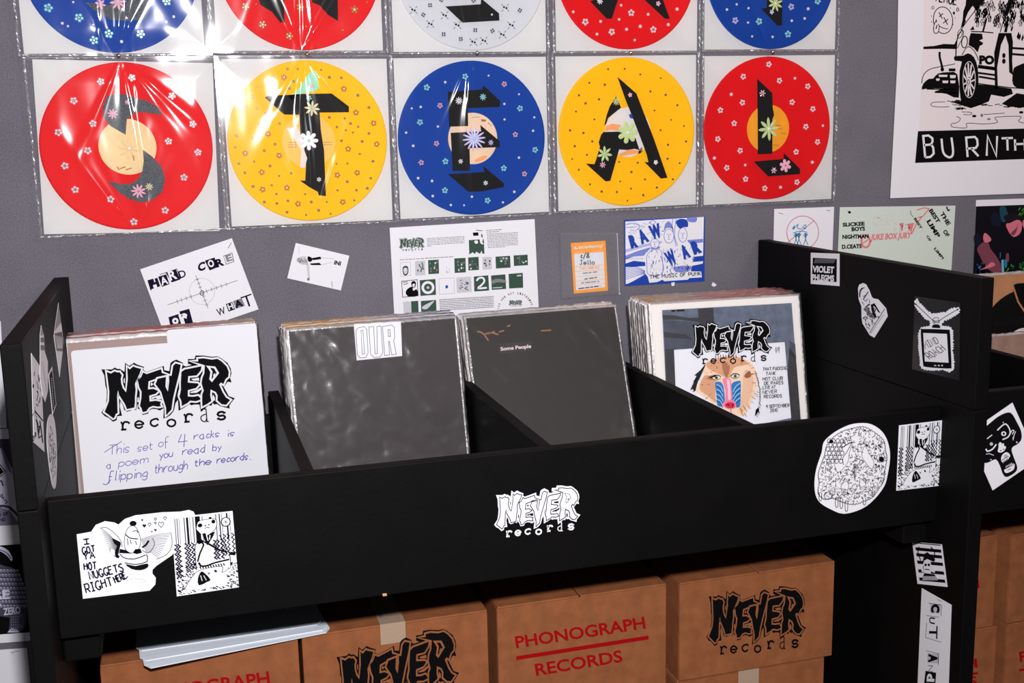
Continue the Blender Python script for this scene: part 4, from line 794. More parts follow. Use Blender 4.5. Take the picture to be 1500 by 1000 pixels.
# record shop flyer
o, P = sheet('flyer', WALL, (570, 320, 6.818), [(5, 92), (1452, 5), (1500, 1040), (60, 1130)], 'paper', 'large white flyer with logo and two rows of dark little covers', 'flyer')
P.part = 'small_print'
def block(m, x0, y0, x1, slope, n, dy, wd=3.5, last=.4):
    for i in range(n):
        f_ = last if i == n-1 else 1; P.greek(m, (x0+i*1.2, y0+i*dy), (x0+(x1-x0)*f_, y0+i*dy+(x1-x0)*f_*slope), wd)
block('grey_ink', 375, 200, 752, -.06, 6, 15.5, 5, .12); block('grey_ink', 970, 118, 1130, -.06, 2, 18, 6, .8); block('grey_ink', 975, 155, 1285, -.05, 10, 15, 4.5, .6); block('grey_ink', 105, 412, 640, -.06, 1, 10, 6, 1)
block('pale_ink', 500, 805, 1050, -.06, 9, 14, 5, 1); block('grey_ink', 500, 812, 1040, -.06, 7, 17, 3, 1)
P.part = 'photo_print'; P.poly('green_ink', [(795, 215), (945, 205), (952, 350), (930, 350), (925, 320), (905, 352), (870, 330), (855, 355), (835, 335), (800, 360)]); P.poly('ink', [(835, 140), (890, 137), (893, 170), (840, 172)]); P.poly('green_ink', [(918, 150), (932, 160), (934, 190), (920, 185)]); P.poly('paper', [(850, 225), (880, 218), (885, 245), (860, 250)], 2, smooth=3); P.poly('paper', [(905, 205), (935, 205), (930, 235), (945, 255), (915, 250)], 2, smooth=3); P.line('green_ink', [(865, 115), (930, 122)], 6)
P.part = 'cover_thumbnails'
th = [(112, 440, 100, 135, 0), (258, 425, 100, 145, 2), (388, 415, 106, 140, 1), (535, 410, 75, 140, 3), (650, 398, 112, 145, 1), (788, 388, 105, 130, 1), (930, 385, 92, 125, 2), (1062, 380, 146, 118, 1), (1242, 368, 140, 105, 1)]
random.seed(41)
for x, y, w_, h_, k in th:
    q = lambda a, b: (x+a*w_+b*4, y+b*h_-a*w_*.06)
    if k == 1: P.poly('green_ink', [q(0, 0), q(1, 0), q(1, 1), q(0, 1)])
    elif k == 2: P.poly('pale_ink', [q(0, 0), q(1, 0), q(1, 1), q(0, 1)])
    elif k == 0: P.line('pale_ink', [q(0, 0), q(1, 0), q(1, 1), q(0, 1)], 2, closed=True); P.poly('green_ink', [q(.2, .4), q(.45, .25), q(.75, .35), q(.75, .8), q(.5, .98), q(.25, .85)], 1, smooth=3); P.poly('paper', [q(.3, .45), q(.65, .45), q(.62, .8), q(.35, .8)], 2, smooth=3); P.disc('green_ink', q(.4, .55), 5, 4, 3); P.disc('green_ink', q(.58, .55), 5, 4, 3); P.line('green_ink', [q(.35, .7), q(.6, .7)], 6, 3)
    if k in (1, 2):
        for i in range(9):
            a, b = random.uniform(.08, .8), random.uniform(.08, .8); P.poly('paper' if k == 1 and i % 3 == 0 else ('grey_ink' if k == 1 else 'green_ink'), [q(a, b), q(a+.14, b+random.uniform(-.05, .06)), q(a+.12, b+.12), q(a+.02, b+.14)], 2)
    if k == 3:
        for i in range(7): a, b = random.uniform(.4, .9), random.uniform(.5, .9); P.line('pale_ink', [q(a, b), q(a+.1, b+.12)], 5)
# mid row
P.line('ink', [(125, 625), (280, 610), (290, 770), (135, 785)], 2.5, closed=True); P.poly('ink', [(165, 740), (185, 700), (230, 680), (240, 720), (275, 705), (285, 770), (195, 778)], 1, smooth=3); P.poly('ink', [(220, 645), (240, 622), (265, 635), (262, 680), (235, 690)], 1, smooth=3); P.poly('paper', [(232, 655), (255, 650), (252, 680), (238, 682)], 2, smooth=3); P.lines('ink', [[(135, 640), (185, 628)], [(145, 660), (190, 645)]], 4, 1)
P.poly('green_ink', [(305, 615), (462, 603), (468, 760), (312, 772)]); P.ring('paper', (387, 688), 52, 52, 22, 2, 28); P.disc('green_ink', (387, 688), 36, 36, 3); P.disc('pale_ink', (387, 688), 14, 14, 4)
P.line('pale_ink', [(495, 600), (648, 590), (652, 745), (503, 755)], 2, closed=True); P.poly('blue_ink', [(560, 670), (585, 662), (590, 690), (565, 700)]); P.poly('pale_ink', [(670, 590), (818, 578), (825, 732), (677, 742)]); 
for i in range(16): a, b = 690+random.uniform(0, 90), 605+random.uniform(0, 100); P.line('ink', [(a, b), (a+20, b+random.uniform(-12, 16))], 5, 2)
P.poly('green_ink', [(845, 578), (990, 566), (998, 718), (850, 728)]); P.line('paper', [(872, 622), (895, 595), (935, 592), (950, 625), (925, 660), (890, 695), (975, 690)], 16, 2, smooth=4)
P.poly('green_ink', [(1017, 568), (1160, 556), (1168, 702), (1025, 712)]); P.poly('grey_ink', [(1025, 620), (1080, 600), (1160, 615), (1162, 640), (1090, 635), (1030, 650)], 2, smooth=3); P.line('pale_ink', [(1035, 692), (1130, 686)], 8, 2); P.poly('green_ink', [(1192, 552), (1334, 541), (1338, 690), (1198, 698)]); P.line('pale_ink', [(1275, 570), (1320, 567)], 12, 2)
P.poly('pale_ink', [(140, 830), (215, 825), (222, 980), (148, 985)]); P.poly('green_ink', [(218, 825), (290, 820), (296, 980), (224, 980)]); P.poly('green_ink', [(316, 822), (468, 812), (475, 970), (322, 978)]); P.poly('pale_ink', [(330, 880), (400, 840), (450, 822), (420, 860), (380, 900), (340, 905)], 2, smooth=3)
P.part = 'round_lettering'
txt = 'YOU ARE NOT LISTENING'
for i, ch in enumerate(txt):
    if ch == ' ': continue
    a = math.pi*(.985-i/len(txt)*.93); cx, cy, rr = 1262, 905, 160; x, y = cx+rr*math.cos(a), cy-rr*math.sin(a)*.95; tx, ty = math.sin(a), math.cos(a)
    P.type('ink', ch, (x-tx*6, y-ty*6), (x+tx*6, y+ty*6), 20, .04)
logo(P, [(584.7, 349.3), (622, 360.3), (587.6, 364.7)], z=2, out='green_ink', fill='green_ink', w=2.6); logo(P, [(745.8, 439.6), (764.7, 445.5), (746.5, 447.2)], z=2, out='green_ink', fill='green_ink', w=2.6); P.done()
# price tag in a clear pouch
o, P = sheet('price_tag', WALL, (820, 340, 10), [(160, 158), (668, 122), (705, 855), (205, 900)], 'orange_card', 'small orange and white price tag in a clear pouch', 'tag', th=.0006)
P.part = 'label_field'; P.poly('paper', [(205, 318), (640, 285), (662, 805), (238, 852)])
P.part = 'lettering'; P.type('paper', 'a.academy', (205, 262), (635, 232), 62, .03); P.line('orange_ink', [(215, 298), (355, 288)], 9, 2); P.line('orange_ink', [(480, 275), (625, 262)], 9, 2)
P.write('ink', 'c/8', (302, 375), (430, 372), 70, 11, z=3); P.write('ink', 'Jello', (292, 475), (505, 468), 65, 9, z=3)
for y in (508, 578, 650, 715, 775): P.line('orange_ink', [(222, y), (655, y-34)], 7, 3)
P.write('orange_ink', 'JAN AREAS', (290, 555), (575, 530), 40, 8, z=3)
for a, b, m_ in (((335, 602), (548, 578), 'grey_ink'), ((358, 686), (552, 658), 'green_ink'), ((312, 742), (575, 718), 'grey_ink'), ((270, 826), (590, 786), 'ink')): P.greek(m_, a, b, 13, 3)
P.done()
slab_px('clear_pouch', WALL, [(0, 10), (835, 5), (868, 900), (30, 965)], MATS['pouch_film'], .0003, parent=o, crop=(820, 340, 10), lift=.0022)
P = Pic(o, WALL, .003); P.c(820, 340, 10); P.part = 'pouch_edge'; P.line('pale_ink', [(833, 20), (850, 400), (866, 900)], 5); P.disc('white', (868, 895), 12, 14); P.disc('white', (832, 25), 10, 12); P.done()
# raw war print
o, P = sheet('print', WALL, (905, 310, 8.7), [(80, 105), (1110, 62), (1103, 885), (88, 945)], 'blue_ink', 'small blue and white print with slanted RAW WAR lettering', 'print')
P.part = 'drawing'; P.poly('paper', [(95, 125), (1095, 65), (1085, 560), (950, 575), (950, 640), (1085, 630), (1080, 660), (940, 690), (930, 760), (1060, 760), (1070, 835), (910, 845), (890, 865), (590, 885), (570, 865), (500, 895), (400, 905), (380, 830), (350, 790), (200, 905), (100, 920)], 1)
P.poly('blue_ink', [(97, 660), (200, 625), (345, 640), (350, 690), (220, 700), (97, 705)], 2); P.poly('blue_mid', [(97, 560), (250, 500), (400, 455), (540, 440), (530, 470), (400, 480), (330, 560), (200, 570), (97, 610)], 2)
P.poly('blue_ink', [(98, 930), (200, 880), (340, 800), (380, 840), (390, 900), (240, 925)], 2)
for i in range(7): P.line('blue_mid', [(100, 730+i*22), (220, 700+i*20), (345, 755+i*6)], 5, 2, smooth=4)
P.poly('blue_mid', [(880, 360), (1085, 345), (1085, 390), (1000, 400), (900, 395)], 2); P.poly('blue_soft', [(97, 480), (300, 420), (560, 370), (560, 400), (330, 450), (97, 520)], 2)
for i in range(12): P.line('blue_soft', [(110+i*18, 610), (120+i*18, 585)], 6, 2)
for cx, cy, rw, rh in ((468, 405, 55, 62), (648, 310, 62, 90), (825, 295, 55, 92)):
    P.poly('paper', [(cx-rw, cy-rh*.7), (cx, cy-rh), (cx+rw, cy-rh*.7), (cx+rw*.9, cy+rh*.4), (cx+10, cy+rh), (cx-rw*.8, cy+rh*.4)], 3, smooth=4); P.ring('blue_mid', (cx, cy), rw, rh, 5, 4); P.lines('blue_mid', [[(cx-25, cy-25), (cx-6, cy-22)], [(cx+10, cy-25), (cx+28, cy-20)], [(cx-14, cy+40), (cx+14, cy+42)], [(cx+2, cy-15), (cx-4, cy+15), (cx+8, cy+18)]], 7, 5)
P.poly('blue_mid', [(585, 250), (600, 160), (650, 120), (700, 200), (710, 270), (690, 215), (620, 205)], 5, smooth=3); P.poly('blue_ink', [(750, 170), (740, 120), (800, 90), (880, 110), (890, 190), (830, 195), (790, 215)], 5, smooth=3); P.poly('blue_mid', [(880, 80), (1000, 70), (990, 130), (900, 125)], 4, smooth=3)
P.line('blue_mid', [(370, 560), (430, 490), (520, 480), (560, 540), (560, 790), (390, 800), (370, 690)], 6, 3, smooth=3, closed=True)
P.poly('blue_mid', [(720, 700), (930, 690), (900, 760), (740, 770)], 4, smooth=2)
rs = random.Random(5)
for i in range(150):
    x = rs.choice((rs.gauss(465, 60), rs.gauss(650, 65), rs.gauss(840, 60))); y = rs.uniform(440, 790); P.line(rs.choice(('blue_mid', 'blue_soft', 'blue_soft', 'paper')), [(x, y), (x+rs.uniform(-18, 18), y+rs.uniform(10, 46))], rs.uniform(4, 9), 4)
for i in range(46):
    x, y = rs.uniform(110, 560), rs.uniform(130, 340); P.line('blue_soft', [(x, y), (x+rs.uniform(10, 60), y+rs.uniform(-22, 22))], 5, 2)
P.lines('blue_mid', [[(100, 160), (230, 150), (280, 190), (220, 240)], [(100, 200), (240, 190)], [(400, 130), (440, 160), (480, 130), (430, 110), (400, 150)], [(540, 560), (580, 700), (560, 800)], [(740, 90), (720, 300), (760, 430)], [(700, 90), (690, 190), (740, 440)]], 6, 5, smooth=4)
P.part = 'lettering'; 
for ch, a, b, h in (('R', (168, 472), (262, 448), 160), ('A', (300, 418), (402, 375), 168), ('W', (430, 362), (572, 322), 172), ('W', (655, 702), (768, 652), 178), ('A', (840, 612), (932, 575), 170), ('R', (970, 552), (1075, 515), 160)): P.type('blue_ink', ch, a, b, h*1.08, .085, 0, 7)
P.write('navy_ink', 'THE MUSIC OF PUNK', (405, 850), (1055, 805), 42, 7, z=7); P.done()
# little sketch
o, P = sheet('sketch', WALL, (1120, 300, 5.357), [(75, 32), (545, 15), (528, 470), (66, 470)], 'paper', 'small white sketch of blue stick figures crossed out by a red circle', 'sketch')
P.part = 'drawing'; mat('red_pen', (196, 90, 100), .6); P.ring('red_pen', (298, 215), 125, 128, 4.5, 1, 40); P.line('red_pen', [(180, 295), (388, 122)], 4.5)
for x, y, k in ((245, 230, 1), (268, 230, 1), (320, 230, 1)):
    P.disc('cyan_ink', (x, y), 11, 11, 2); P.line('cyan_ink', [(x, y+8), (x, y+45)], 7, 2); P.lines('cyan_ink', [[(x, y+42), (x-16, y+85)], [(x, y+42), (x+20, y+85)], [(x-18, y+5), (x, y+25), (x+18, y-5)]], 5, 2)
P.lines('cyan_ink', [[(218, 190), (235, 160), (228, 185), (262, 150), (255, 180), (290, 190)], [(290, 185), (318, 155), (325, 185)], [(222, 220), (280, 205), (335, 215)]], 5, 2, smooth=3)
P.disc('cyan_ink', (226, 183), 9, 9, 3); P.disc('cyan_ink', (312, 183), 8, 8, 3); P.lines('grey_ink', [[(108, 62), (145, 72)], [(485, 42), (515, 45)]], 3); P.done()
# green show bill
o, P = sheet('poster', WALL, (1120, 300, 5.357), [(590, 18), (1497, 5), (1462, 560), (566, 560)], 'mint_paper', 'pale green show poster with stencil band names at angles', 'poster')
P.part = 'lettering'
for t, a, b, h in (('SLICKEE', (612, 172), (785, 162), 32), ('BOYS', (682, 208), (788, 202), 34), ('NIGHTMAN', (610, 268), (815, 262), 34), ('D.CEATS', (606, 346), (762, 340), 34)): P.type('ink', t, a, b, h, .05)
P.part = 'slanted_lettering'
for t, a, b, h in (('THE', (1372, 68), (1432, 165), 34), ('OF', (1395, 208), (1425, 255), 34), ('BEST', (1285, 45), (1352, 148), 34), ('LIMP', (1268, 130), (1350, 262), 36), ('BEST', (1168, 108), (1222, 192), 20), ('OF', (1265, 245), (1292, 290), 20), ('LIMP!', (1325, 345), (1392, 430), 22)): P.type('ink', t, a, b, h, .045)
P.part = 'pink_print'; P.type('pink_ink', 'JUKE BOX JURY', (828, 292), (1145, 275), 62, .04, .2); P.ring('pink_ink', (792, 285), 34, 48, 14, 1); P.lines('pink_ink', [[(770, 300), (815, 270)], [(1195, 40), (1250, 22), (1290, 30), (1240, 90), (1200, 100)], [(1150, 230), (1185, 160), (1230, 95)]], 8, 1)
for i in range(44): x, y = random.uniform(838, 1000), random.uniform(60, 165); P.line(mat('pink_pale', (225, 190, 190), .6).name, [(x, y), (x+random.uniform(-8, 16), y+random.uniform(-10, 10))], 3.5, 1)
P.poly('pink_ink', [(1060, 145), (1090, 140), (1082, 205), (1072, 205)]); P.poly('pink_ink', [(1120, 150), (1145, 145), (1172, 140), (1150, 215), (1128, 190)])
for i in range(22): x, y = random.uniform(1010, 1180), random.uniform(140, 215); P.line('pink_ink', [(x, y), (x+6, y+random.uniform(-10, 10))], 4, 1)
P.lines('grey_ink', [[(1145, 45), (1145, 70), (1165, 95)], [(1430, 10), (1440, 40), (1455, 35)], [(650, 45), (675, 62)]], 5, 1); P.disc('ink', (665, 58), 12, 10, 1, 8); P.line('ink', [(1425, 15), (1438, 45), (1452, 38)], 7, 2, smooth=3); P.done()
# photo print of a man in a cap
o, P = sheet('photo_print', WALL, (1410, 280, 7.14), [(140, 92), (1300, 55), (1300, 1020), (105, 1060)], 'paper', 'colour photograph of a person in a dark cap bending over, blue and green light', 'photograph')
for n_, c_ in dict(ph_black=(10, 8, 16), ph_teal=(24, 66, 84), ph_skin=(205, 110, 128), ph_skin_dim=(120, 62, 78), ph_blue=(20, 60, 150), ph_green=(34, 120, 50), ph_leaf=(60, 150, 40), ph_hair=(22, 18, 24), ph_glass=(110, 170, 190), ph_cyan=(30, 120, 160)).items(): mat(n_, c_, .4)
P.part = 'image'; P.poly('ph_black', [(138, 158), (1300, 120), (1300, 1000), (104, 1000)], 1)
P.poly('ph_teal', [(388, 170), (440, 155), (470, 230), (500, 290), (420, 325), (392, 260)], 2, smooth=3); P.poly(mat('ph_navy', (14, 20, 40), .4).name, [(290, 260), (350, 220), (400, 300), (380, 370), (310, 350)], 2, smooth=3); P.poly('ph_hair', [(430, 260), (520, 235), (610, 250), (640, 300), (560, 300), (470, 335)], 3, smooth=3)
P.poly('ph_skin', [(455, 340), (560, 300), (612, 320), (616, 390), (598, 440), (560, 470), (525, 475), (490, 440), (468, 400)], 3, smooth=3); P.poly('ph_skin_dim', [(500, 440), (560, 380), (580, 330), (560, 420), (530, 460)], 4, smooth=3); P.poly('ph_skin', [(630, 300), (760, 290), (760, 400), (640, 390)], 3, smooth=2)
P.poly('ph_skin', [(232, 435), (285, 480), (296, 512), (262, 535), (225, 530), (212, 480)], 3, smooth=3); P.poly('ph_skin_dim', [(215, 530), (265, 535), (290, 600), (350, 680), (395, 760), (400, 850), (340, 860), (240, 790), (180, 680), (150, 600)], 2, smooth=3)
P.poly('ph_skin', [(180, 820), (240, 790), (300, 740), (340, 770), (280, 800)], 3, smooth=3)
for i in range(26): x = random.uniform(122, 240); P.line(random.choice(('ph_blue', 'ph_cyan', 'ph_blue', 'ph_skin_dim')), [(x, random.uniform(745, 820)), (x+random.uniform(-8, 8), 880)], 12, 2)
for i in range(70): x, y = random.uniform(445, 1200), random.uniform(735, 860); P.line(random.choice(('ph_green', 'ph_leaf', 'ph_cyan', 'ph_green')), [(x, y), (x+random.uniform(-16, 16), y+random.uniform(16, 34))], 11, 2)
for i in range(26): x, y = random.uniform(595, 760), random.uniform(145, 240); P.line('ph_leaf', [(x, y), (x-20, y+26)], 9, 4)
P.poly('ph_glass', [(402, 720), (425, 712), (432, 850), (408, 868)], 4); P.poly('ph_cyan', [(432, 715), (455, 720), (462, 780), (440, 800)], 4, smooth=2); P.line('ph_cyan', [(392, 640), (390, 700)], 7, 4); P.poly('ph_skin_dim', [(450, 660), (480, 650), (480, 730), (455, 740)], 3, smooth=2)
P.poly('ph_navy', [(120, 460), (180, 450), (190, 540), (130, 570)], 2, smooth=3); P.done()
# big black and white poster
o, P = sheet('poster', WALL, (1200, 0, 3.333), [(392, -600), (380, 300), (360, 680), (345, 967), (1700, 920), (1700, -600)], 'paper', 'large white poster of a burning police car with a black BURN TH banner', 'poster', lift=.001)
P.part = 'banner'; P.poly('ink', [(480, 640), (1600, 612), (1600, 755), (466, 795)]); P.part = 'banner_lettering'
for ch, a, b, h in (('B', (515, 768), (558, 764), 105), ('U', (606, 768), (655, 762), 92), ('R', (722, 766), (775, 762), 95), ('N', (815, 760), (862, 762), 98), ('T', (890, 735), (945, 733), 60), ('H', (955, 735), (1002, 733), 55), ('I', (1040, 745), (1080, 743), 70), ('S', (1110, 745), (1160, 743), 80)): P.write('paper', ch, a, b, h, 9, z=2)
mat('flesh_paper', (226, 217, 220), .9, .05); P.part = 'drawing_ground'; P.c(1340, 0, 9.09); P.poly('flesh_paper', [(115, -2000), (2600, -2000), (2600, 1650), (1455, 1690), (60, 1740), (80, 900), (110, 640)], .5, smooth=0)
P.part = 'car_drawing'
P.write('ink', 'VENUE', (250, 10), (545, 66), 110, 16, z=1)
P.ring('ink', (370, 270), 128, 178, 10, 1, 36, rot=-.12); P.lines('ink', [[(315, 165), (360, 250)], [(370, 180), (320, 225)], [(380, 230), (430, 330)], [(440, 255), (370, 310)]], 11, 2)
P.line('ink', [(275, 260), (300, 330), (370, 375), (440, 385)], 9, 2, smooth=4); P.poly('flesh_paper', [(250, 320), (300, 300), (325, 330), (310, 430), (270, 445), (240, 420)], 3, smooth=3); P.line('ink', [(285, 265), (250, 330), (245, 420), (275, 445), (305, 425), (320, 350), (300, 320)], 9, 4, smooth=4); P.line('ink', [(290, 335), (275, 385)], 13, 4)
P.ring('ink', (235, 103), 15, 20, 7, 1, 12); P.ring('ink', (565, 128), 15, 22, 9, 1, 12); P.disc('ink', (515, 175), 15, 22, 1, 10)
for q in ((215, 215), (218, 292), (470, 108), (530, 238), (503, 328)): P.disc('ink', q, 6, 8, 1, 8)
P.poly('ink', [(108, 622), (250, 612), (380, 585), (520, 590), (545, 540), (560, 560), (555, 655), (380, 650), (110, 655)]); P.line('ink', [(325, 690), (325, 760), (350, 860), (365, 930)], 26, 2, smooth=3); P.disc('ink', (360, 925), 24, 28, 2)
P.poly('ink', [(680, -40), (960, -40), (880, 60), (800, 130), (770, 80), (740, 150), (700, 230), (650, 330), (600, 390), (630, 270), (640, 150), (670, 70)], 1)
P.poly('flesh_paper', [(760, 80), (780, 130), (730, 200), (680, 290), (665, 260), (700, 170)], 2); P.line('ink', [(900, 60), (800, 140), (640, 350), (610, 420)], 10, 3, smooth=4); P.line('ink', [(610, 420), (570, 480), (545, 600), (540, 760)], 14, 3, smooth=3)
P.line('ink', [(615, 395), (640, 420), (630, 500), (560, 640)], 8, 3, smooth=3); P.ring('ink', (655, 560), 38, 78, 11, 3, 24, rot=.1); P.ring('ink', (595, 450), 30, 60, 8, 3, 20, rot=.3)
P.poly('ink', [(740, 440), (890, 450), (900, 520), (850, 540), (905, 570), (890, 600), (860, 610), (830, 700), (780, 640), (710, 600), (720, 500)], 2); P.poly('ink', [(725, 400), (770, 345), (790, 400)], 2); P.line('ink', [(740, 420), (900, 425), (1040, 438)], 13, 3)
P.line('ink', [(945, 255), (900, 420)], 22, 3); P.poly('ink', [(1250, -40), (1330, -40), (1230, 210), (1180, 210), (1200, 130)], 2); P.poly('ink', [(1225, 215), (1250, 220), (1220, 430), (1180, 430)], 3); P.line('ink', [(1190, 220), (1130, 430)], 10, 3)
rs = random.Random(9)
def flame(x, y, h, m='ink', wd=7): P.line(m, [(x, y), (x+10, y-h*.35), (x-8, y-h*.55), (x+16, y-h), (x+22, y-h*.5), (x+34, y-h*.62), (x+30, y-h*.2), (x+18, y)], wd, 3, smooth=3)
for i in range(66): flame(rs.uniform(790, 1560), rs.uniform(60, 380), rs.uniform(60, 130), 'ink', rs.choice((6, 8, 12)))
for i in range(30): x, y = rs.uniform(1240, 1600), rs.uniform(60, 560); P.poly('ink', [(x, y), (x+26, y-70), (x+34, y-20), (x+14, y+30)], 3)
P.poly('ink', [(1110, 440), (1280, 440), (1300, 560), (1290, 800), (1300, 1000), (1250, 960), (1240, 600), (1200, 470), (1140, 600), (1090, 900), (1100, 1180), (1060, 1180), (1050, 700)], 2)
P.disc('ink', (1178, 740), 22, 34, 4); P.disc('ink', (1178, 815), 24, 34, 4); P.lines('ink', [[(1290, 640), (1600, 660)], [(1290, 720), (1600, 745)]], 26, 2); P.poly('ink', [(1300, 960), (1350, 880), (1600, 830), (1600, 1160), (1400, 1180), (1300, 1120)], 2, smooth=3)
P.type('ink', 'PO', (850, 860), (1050, 862), 125, .07, z=3); P.lines('ink', [[(835, 890), (1060, 920)], [(835, 970), (1060, 1000)], [(845, 1020), (1060, 1055)]], 24, 2); P.line('ink', [(835, 885), (1060, 915)], 42, 2)
P.poly('ink', [(520, 750), (640, 740), (700, 710), (780, 760), (830, 900), (840, 1100), (820, 1300), (770, 1390), (680, 1420), (620, 1380), (590, 1200), (590, 940), (620, 820), (530, 810)], 3, smooth=2); P.line('flesh_paper', [(640, 720), (720, 650), (790, 700)], 20, 4, smooth=3); P.line('ink', [(620, 730), (700, 620), (790, 690), (840, 800)], 9, 5, smooth=3)
P.ring('flesh_paper', (715, 1060), 82, 240, 6, 5, 36); P.disc('flesh_paper', (708, 1092), 34, 58, 5)
for k in range(11): a = k*2*math.pi/11; P.line('flesh_paper', [(711+30*math.cos(a), 1085+60*math.sin(a)), (714+78*math.cos(a), 1062+222*math.sin(a))], 17, 5)
P.ring('ink', (706, 1092), 14, 30, 8, 6, 14)
P.line('ink', [(85, 1110), (110, 1000), (200, 920), (380, 880), (530, 850)], 9, 2, smooth=4); P.poly('ink', [(85, 1190), (110, 1110), (180, 1050), (240, 1045), (300, 980), (450, 960), (560, 990), (580, 1300), (420, 1250), (250, 1220), (380, 1180), (150, 1180)], 2, smooth=2)
for q in ((370, 1010, 60, 14), (500, 1020, 40, 20), (400, 1090, 40, 16), (500, 1090, 36, 18), (300, 1060, 26, 14)): P.poly('flesh_paper', [(q[0]-q[2], q[1]-q[3]), (q[0]+q[2], q[1]-q[3]), (q[0]+q[2]-8, q[1]+q[3]), (q[0]-q[2]+6, q[1]+q[3])], 3)
P.line('ink', [(445, 930), (535, 930)], 34, 3); P.lines('ink', [[(150, 1185), (530, 1190)], [(260, 1230), (560, 1235)]], 14, 2)
P.poly('ink', [(600, 1350), (820, 1120), (1000, 1140), (1280, 1180), (1300, 1250), (1180, 1290), (1010, 1260), (980, 1350), (860, 1400), (740, 1440), (520, 1370)], 2); P.line('ink', [(830, 1110), (960, 1130), (1250, 1165), (1600, 1190)], 12, 3); P.poly('ink', [(1150, 1380), (1350, 1240), (1600, 1280), (1600, 1440), (1250, 1420)], 2)
for x0, x1, y in ((400, 640, 1350), (430, 1140, 1395), (1150, 1560, 1420), (520, 620, 1445)):
    for i in range(16): x = rs.uniform(x0, x1); P.line('ink', [(x, y+rs.uniform(-18, 18)), (x+rs.uniform(30, 70), y+rs.uniform(-12, 12))], rs.uniform(4, 10), 2)
P.line('ink', [(400, 1355), (230, 1365), (220, 1410), (330, 1425), (450, 1420)], 6, 2, smooth=4); P.line('ink', [(550, 1550), (600, 1580), (560, 1630), (480, 1650), (500, 1690), (680, 1700), (690, 1640), (900, 1650), (1090, 1630), (1060, 1570), (1120, 1555), (1400, 1550), (1380, 1620), (1600, 1660)], 7, 2, smooth=4); P.line('ink', [(620, 1490), (740, 1495), (740, 1525), (640, 1525)], 6, 2, smooth=3); P.line('ink', [(910, 1525), (1190, 1505)], 5, 2)
for q in ((785, 1545, 30, 17), (1410, 1495, 30, 17), (885, 1535, 20, 22), (980, 1585, 24, 14)): P.disc('ink' if q[0] in (785, 1410) else 'grey_ink', q[:2], q[2], q[3], 2, 12)
P.done()
# posters left of the rack
o, P = sheet('poster', WALL, (0, 0, 1), [(-60, 470), (1, 470), (10, 626.5), (-60, 627)], 'paper', 'white paper sliver at the left edge above the other papers', 'poster')
P.done()
o, P = sheet('poster', WALL, (0, 560, 4.167), [(-300, 290), (140, 280), (165, 972), (-300, 1010)], 'paper', 'white bordered poster of a pale shape with violet shading, left edge', 'poster', lift=.0005)
P.part = 'image'; mat('pale_violet', (206, 200, 222), .6); mat('violet_shade', (120, 112, 140), .6); mat('violet_dark', (62, 52, 74), .6)
P.poly('pale_violet', [(-300, 350), (110, 342), (130, 866), (-300, 890)], 1); P.poly('violet_dark', [(-300, 350), (110, 342), (120, 560), (70, 520), (35, 440), (10, 400), (-60, 390), (-300, 420)], 2, smooth=0); P.poly('violet_shade', [(0, 395), (20, 410), (50, 470), (75, 560), (50, 530), (25, 470)], 3)
P.poly('ink', [(-60, 500), (5, 500), (38, 545), (-10, 585), (-60, 590)], 3); P.line('paper', [(-60, 512), (2, 510), (28, 545), (-12, 575)], 4, 4); P.line('violet_dark', [(-100, 600), (10, 600), (20, 630)], 8, 3)
P.poly('violet_shade', [(-300, 780), (0, 760), (60, 780), (110, 850), (128, 866), (-300, 890)], 2); P.line('violet_dark', [(-200, 770), (20, 752), (80, 780), (125, 830)], 14, 3, smooth=3)
P.write('ink', 'U S OF', (-40, 815), (55, 808), 18, 4, z=4); P.write('ink', 'AND', (-20, 845), (32, 842), 16, 4, z=4); P.write('navy_ink', 'DAYS', (0, 690), (36, 740), 16, 4, z=4); P.done()
o, P = sheet('poster', WALL, (0, 760, 4.167), [(-300, 170), (170, 142), (205, 740), (-300, 780)], 'paper', 'black poster of a scaly horned creature with white lettering, left edge', 'poster')
P.part = 'image'; P.poly('ink', [(-300, 180), (150, 150), (182, 690), (-300, 725)], 1); mat('scale_grey', (120, 116, 140), .6); mat('scale_dark', (62, 58, 78), .6); mat('horn', (196, 196, 214), .6)
P.poly('horn', [(-60, 160), (0, 165), (50, 190), (75, 235), (70, 255), (45, 225), (0, 195), (-60, 190)], 2, smooth=3); P.line('scale_dark', [(-20, 178), (40, 205), (66, 240)], 5, 3, smooth=3)
P.poly('scale_dark', [(-60, 290), (30, 285), (100, 310), (140, 380), (160, 520), (160, 640), (120, 690), (50, 690), (60, 600), (-60, 560)], 2, smooth=2)
for i in range(9):
    for j in range(10):
        x, y = -20+j*20+(i % 2)*10, 305+i*27
        if x+0 > 60+i*14+40 or y > 560 and x < 40: continue
        P.poly('scale_grey', [(x, y), (x+14, y+2), (x+17, y+14), (x+8, y+22), (x-3, y+12)], 3); P.line('horn', [(x+2, y+2), (x+13, y+5)], 3, 4)
for i in range(7):
    for j in range(4): P.disc('scale_grey', (70+j*13, 580+i*16), 4, 5, 4, 6)
P.line('scale_grey', [(115, 600), (135, 580), (140, 660), (120, 640)], 4, 3, smooth=3); P.poly('horn', [(45, 690), (70, 665), (110, 672), (118, 690)], 4)
P.part = 'lettering'; P.type('horn', 'RE', (-40, 490), (62, 486), 58, .04, z=6); P.type('horn', 'ZERO', (24, 586), (128, 574), 44, .03, z=6); P.type('horn', 'S', (0, 530), (10, 529), 16, .04, z=6); P.done()
o, P = sheet('poster', WALL, (0, 760, 4.167), [(-300, 820), (165, 785), (215, 1300), (-300, 1320)], 'paper', 'pale blank paper at the bottom left beside the rack leg', 'poster')
P.part = 'scribble'; P.lines('grey_ink', [[(65, 815), (85, 808), (75, 822)], [(90, 808), (118, 804)]], 3); P.done()
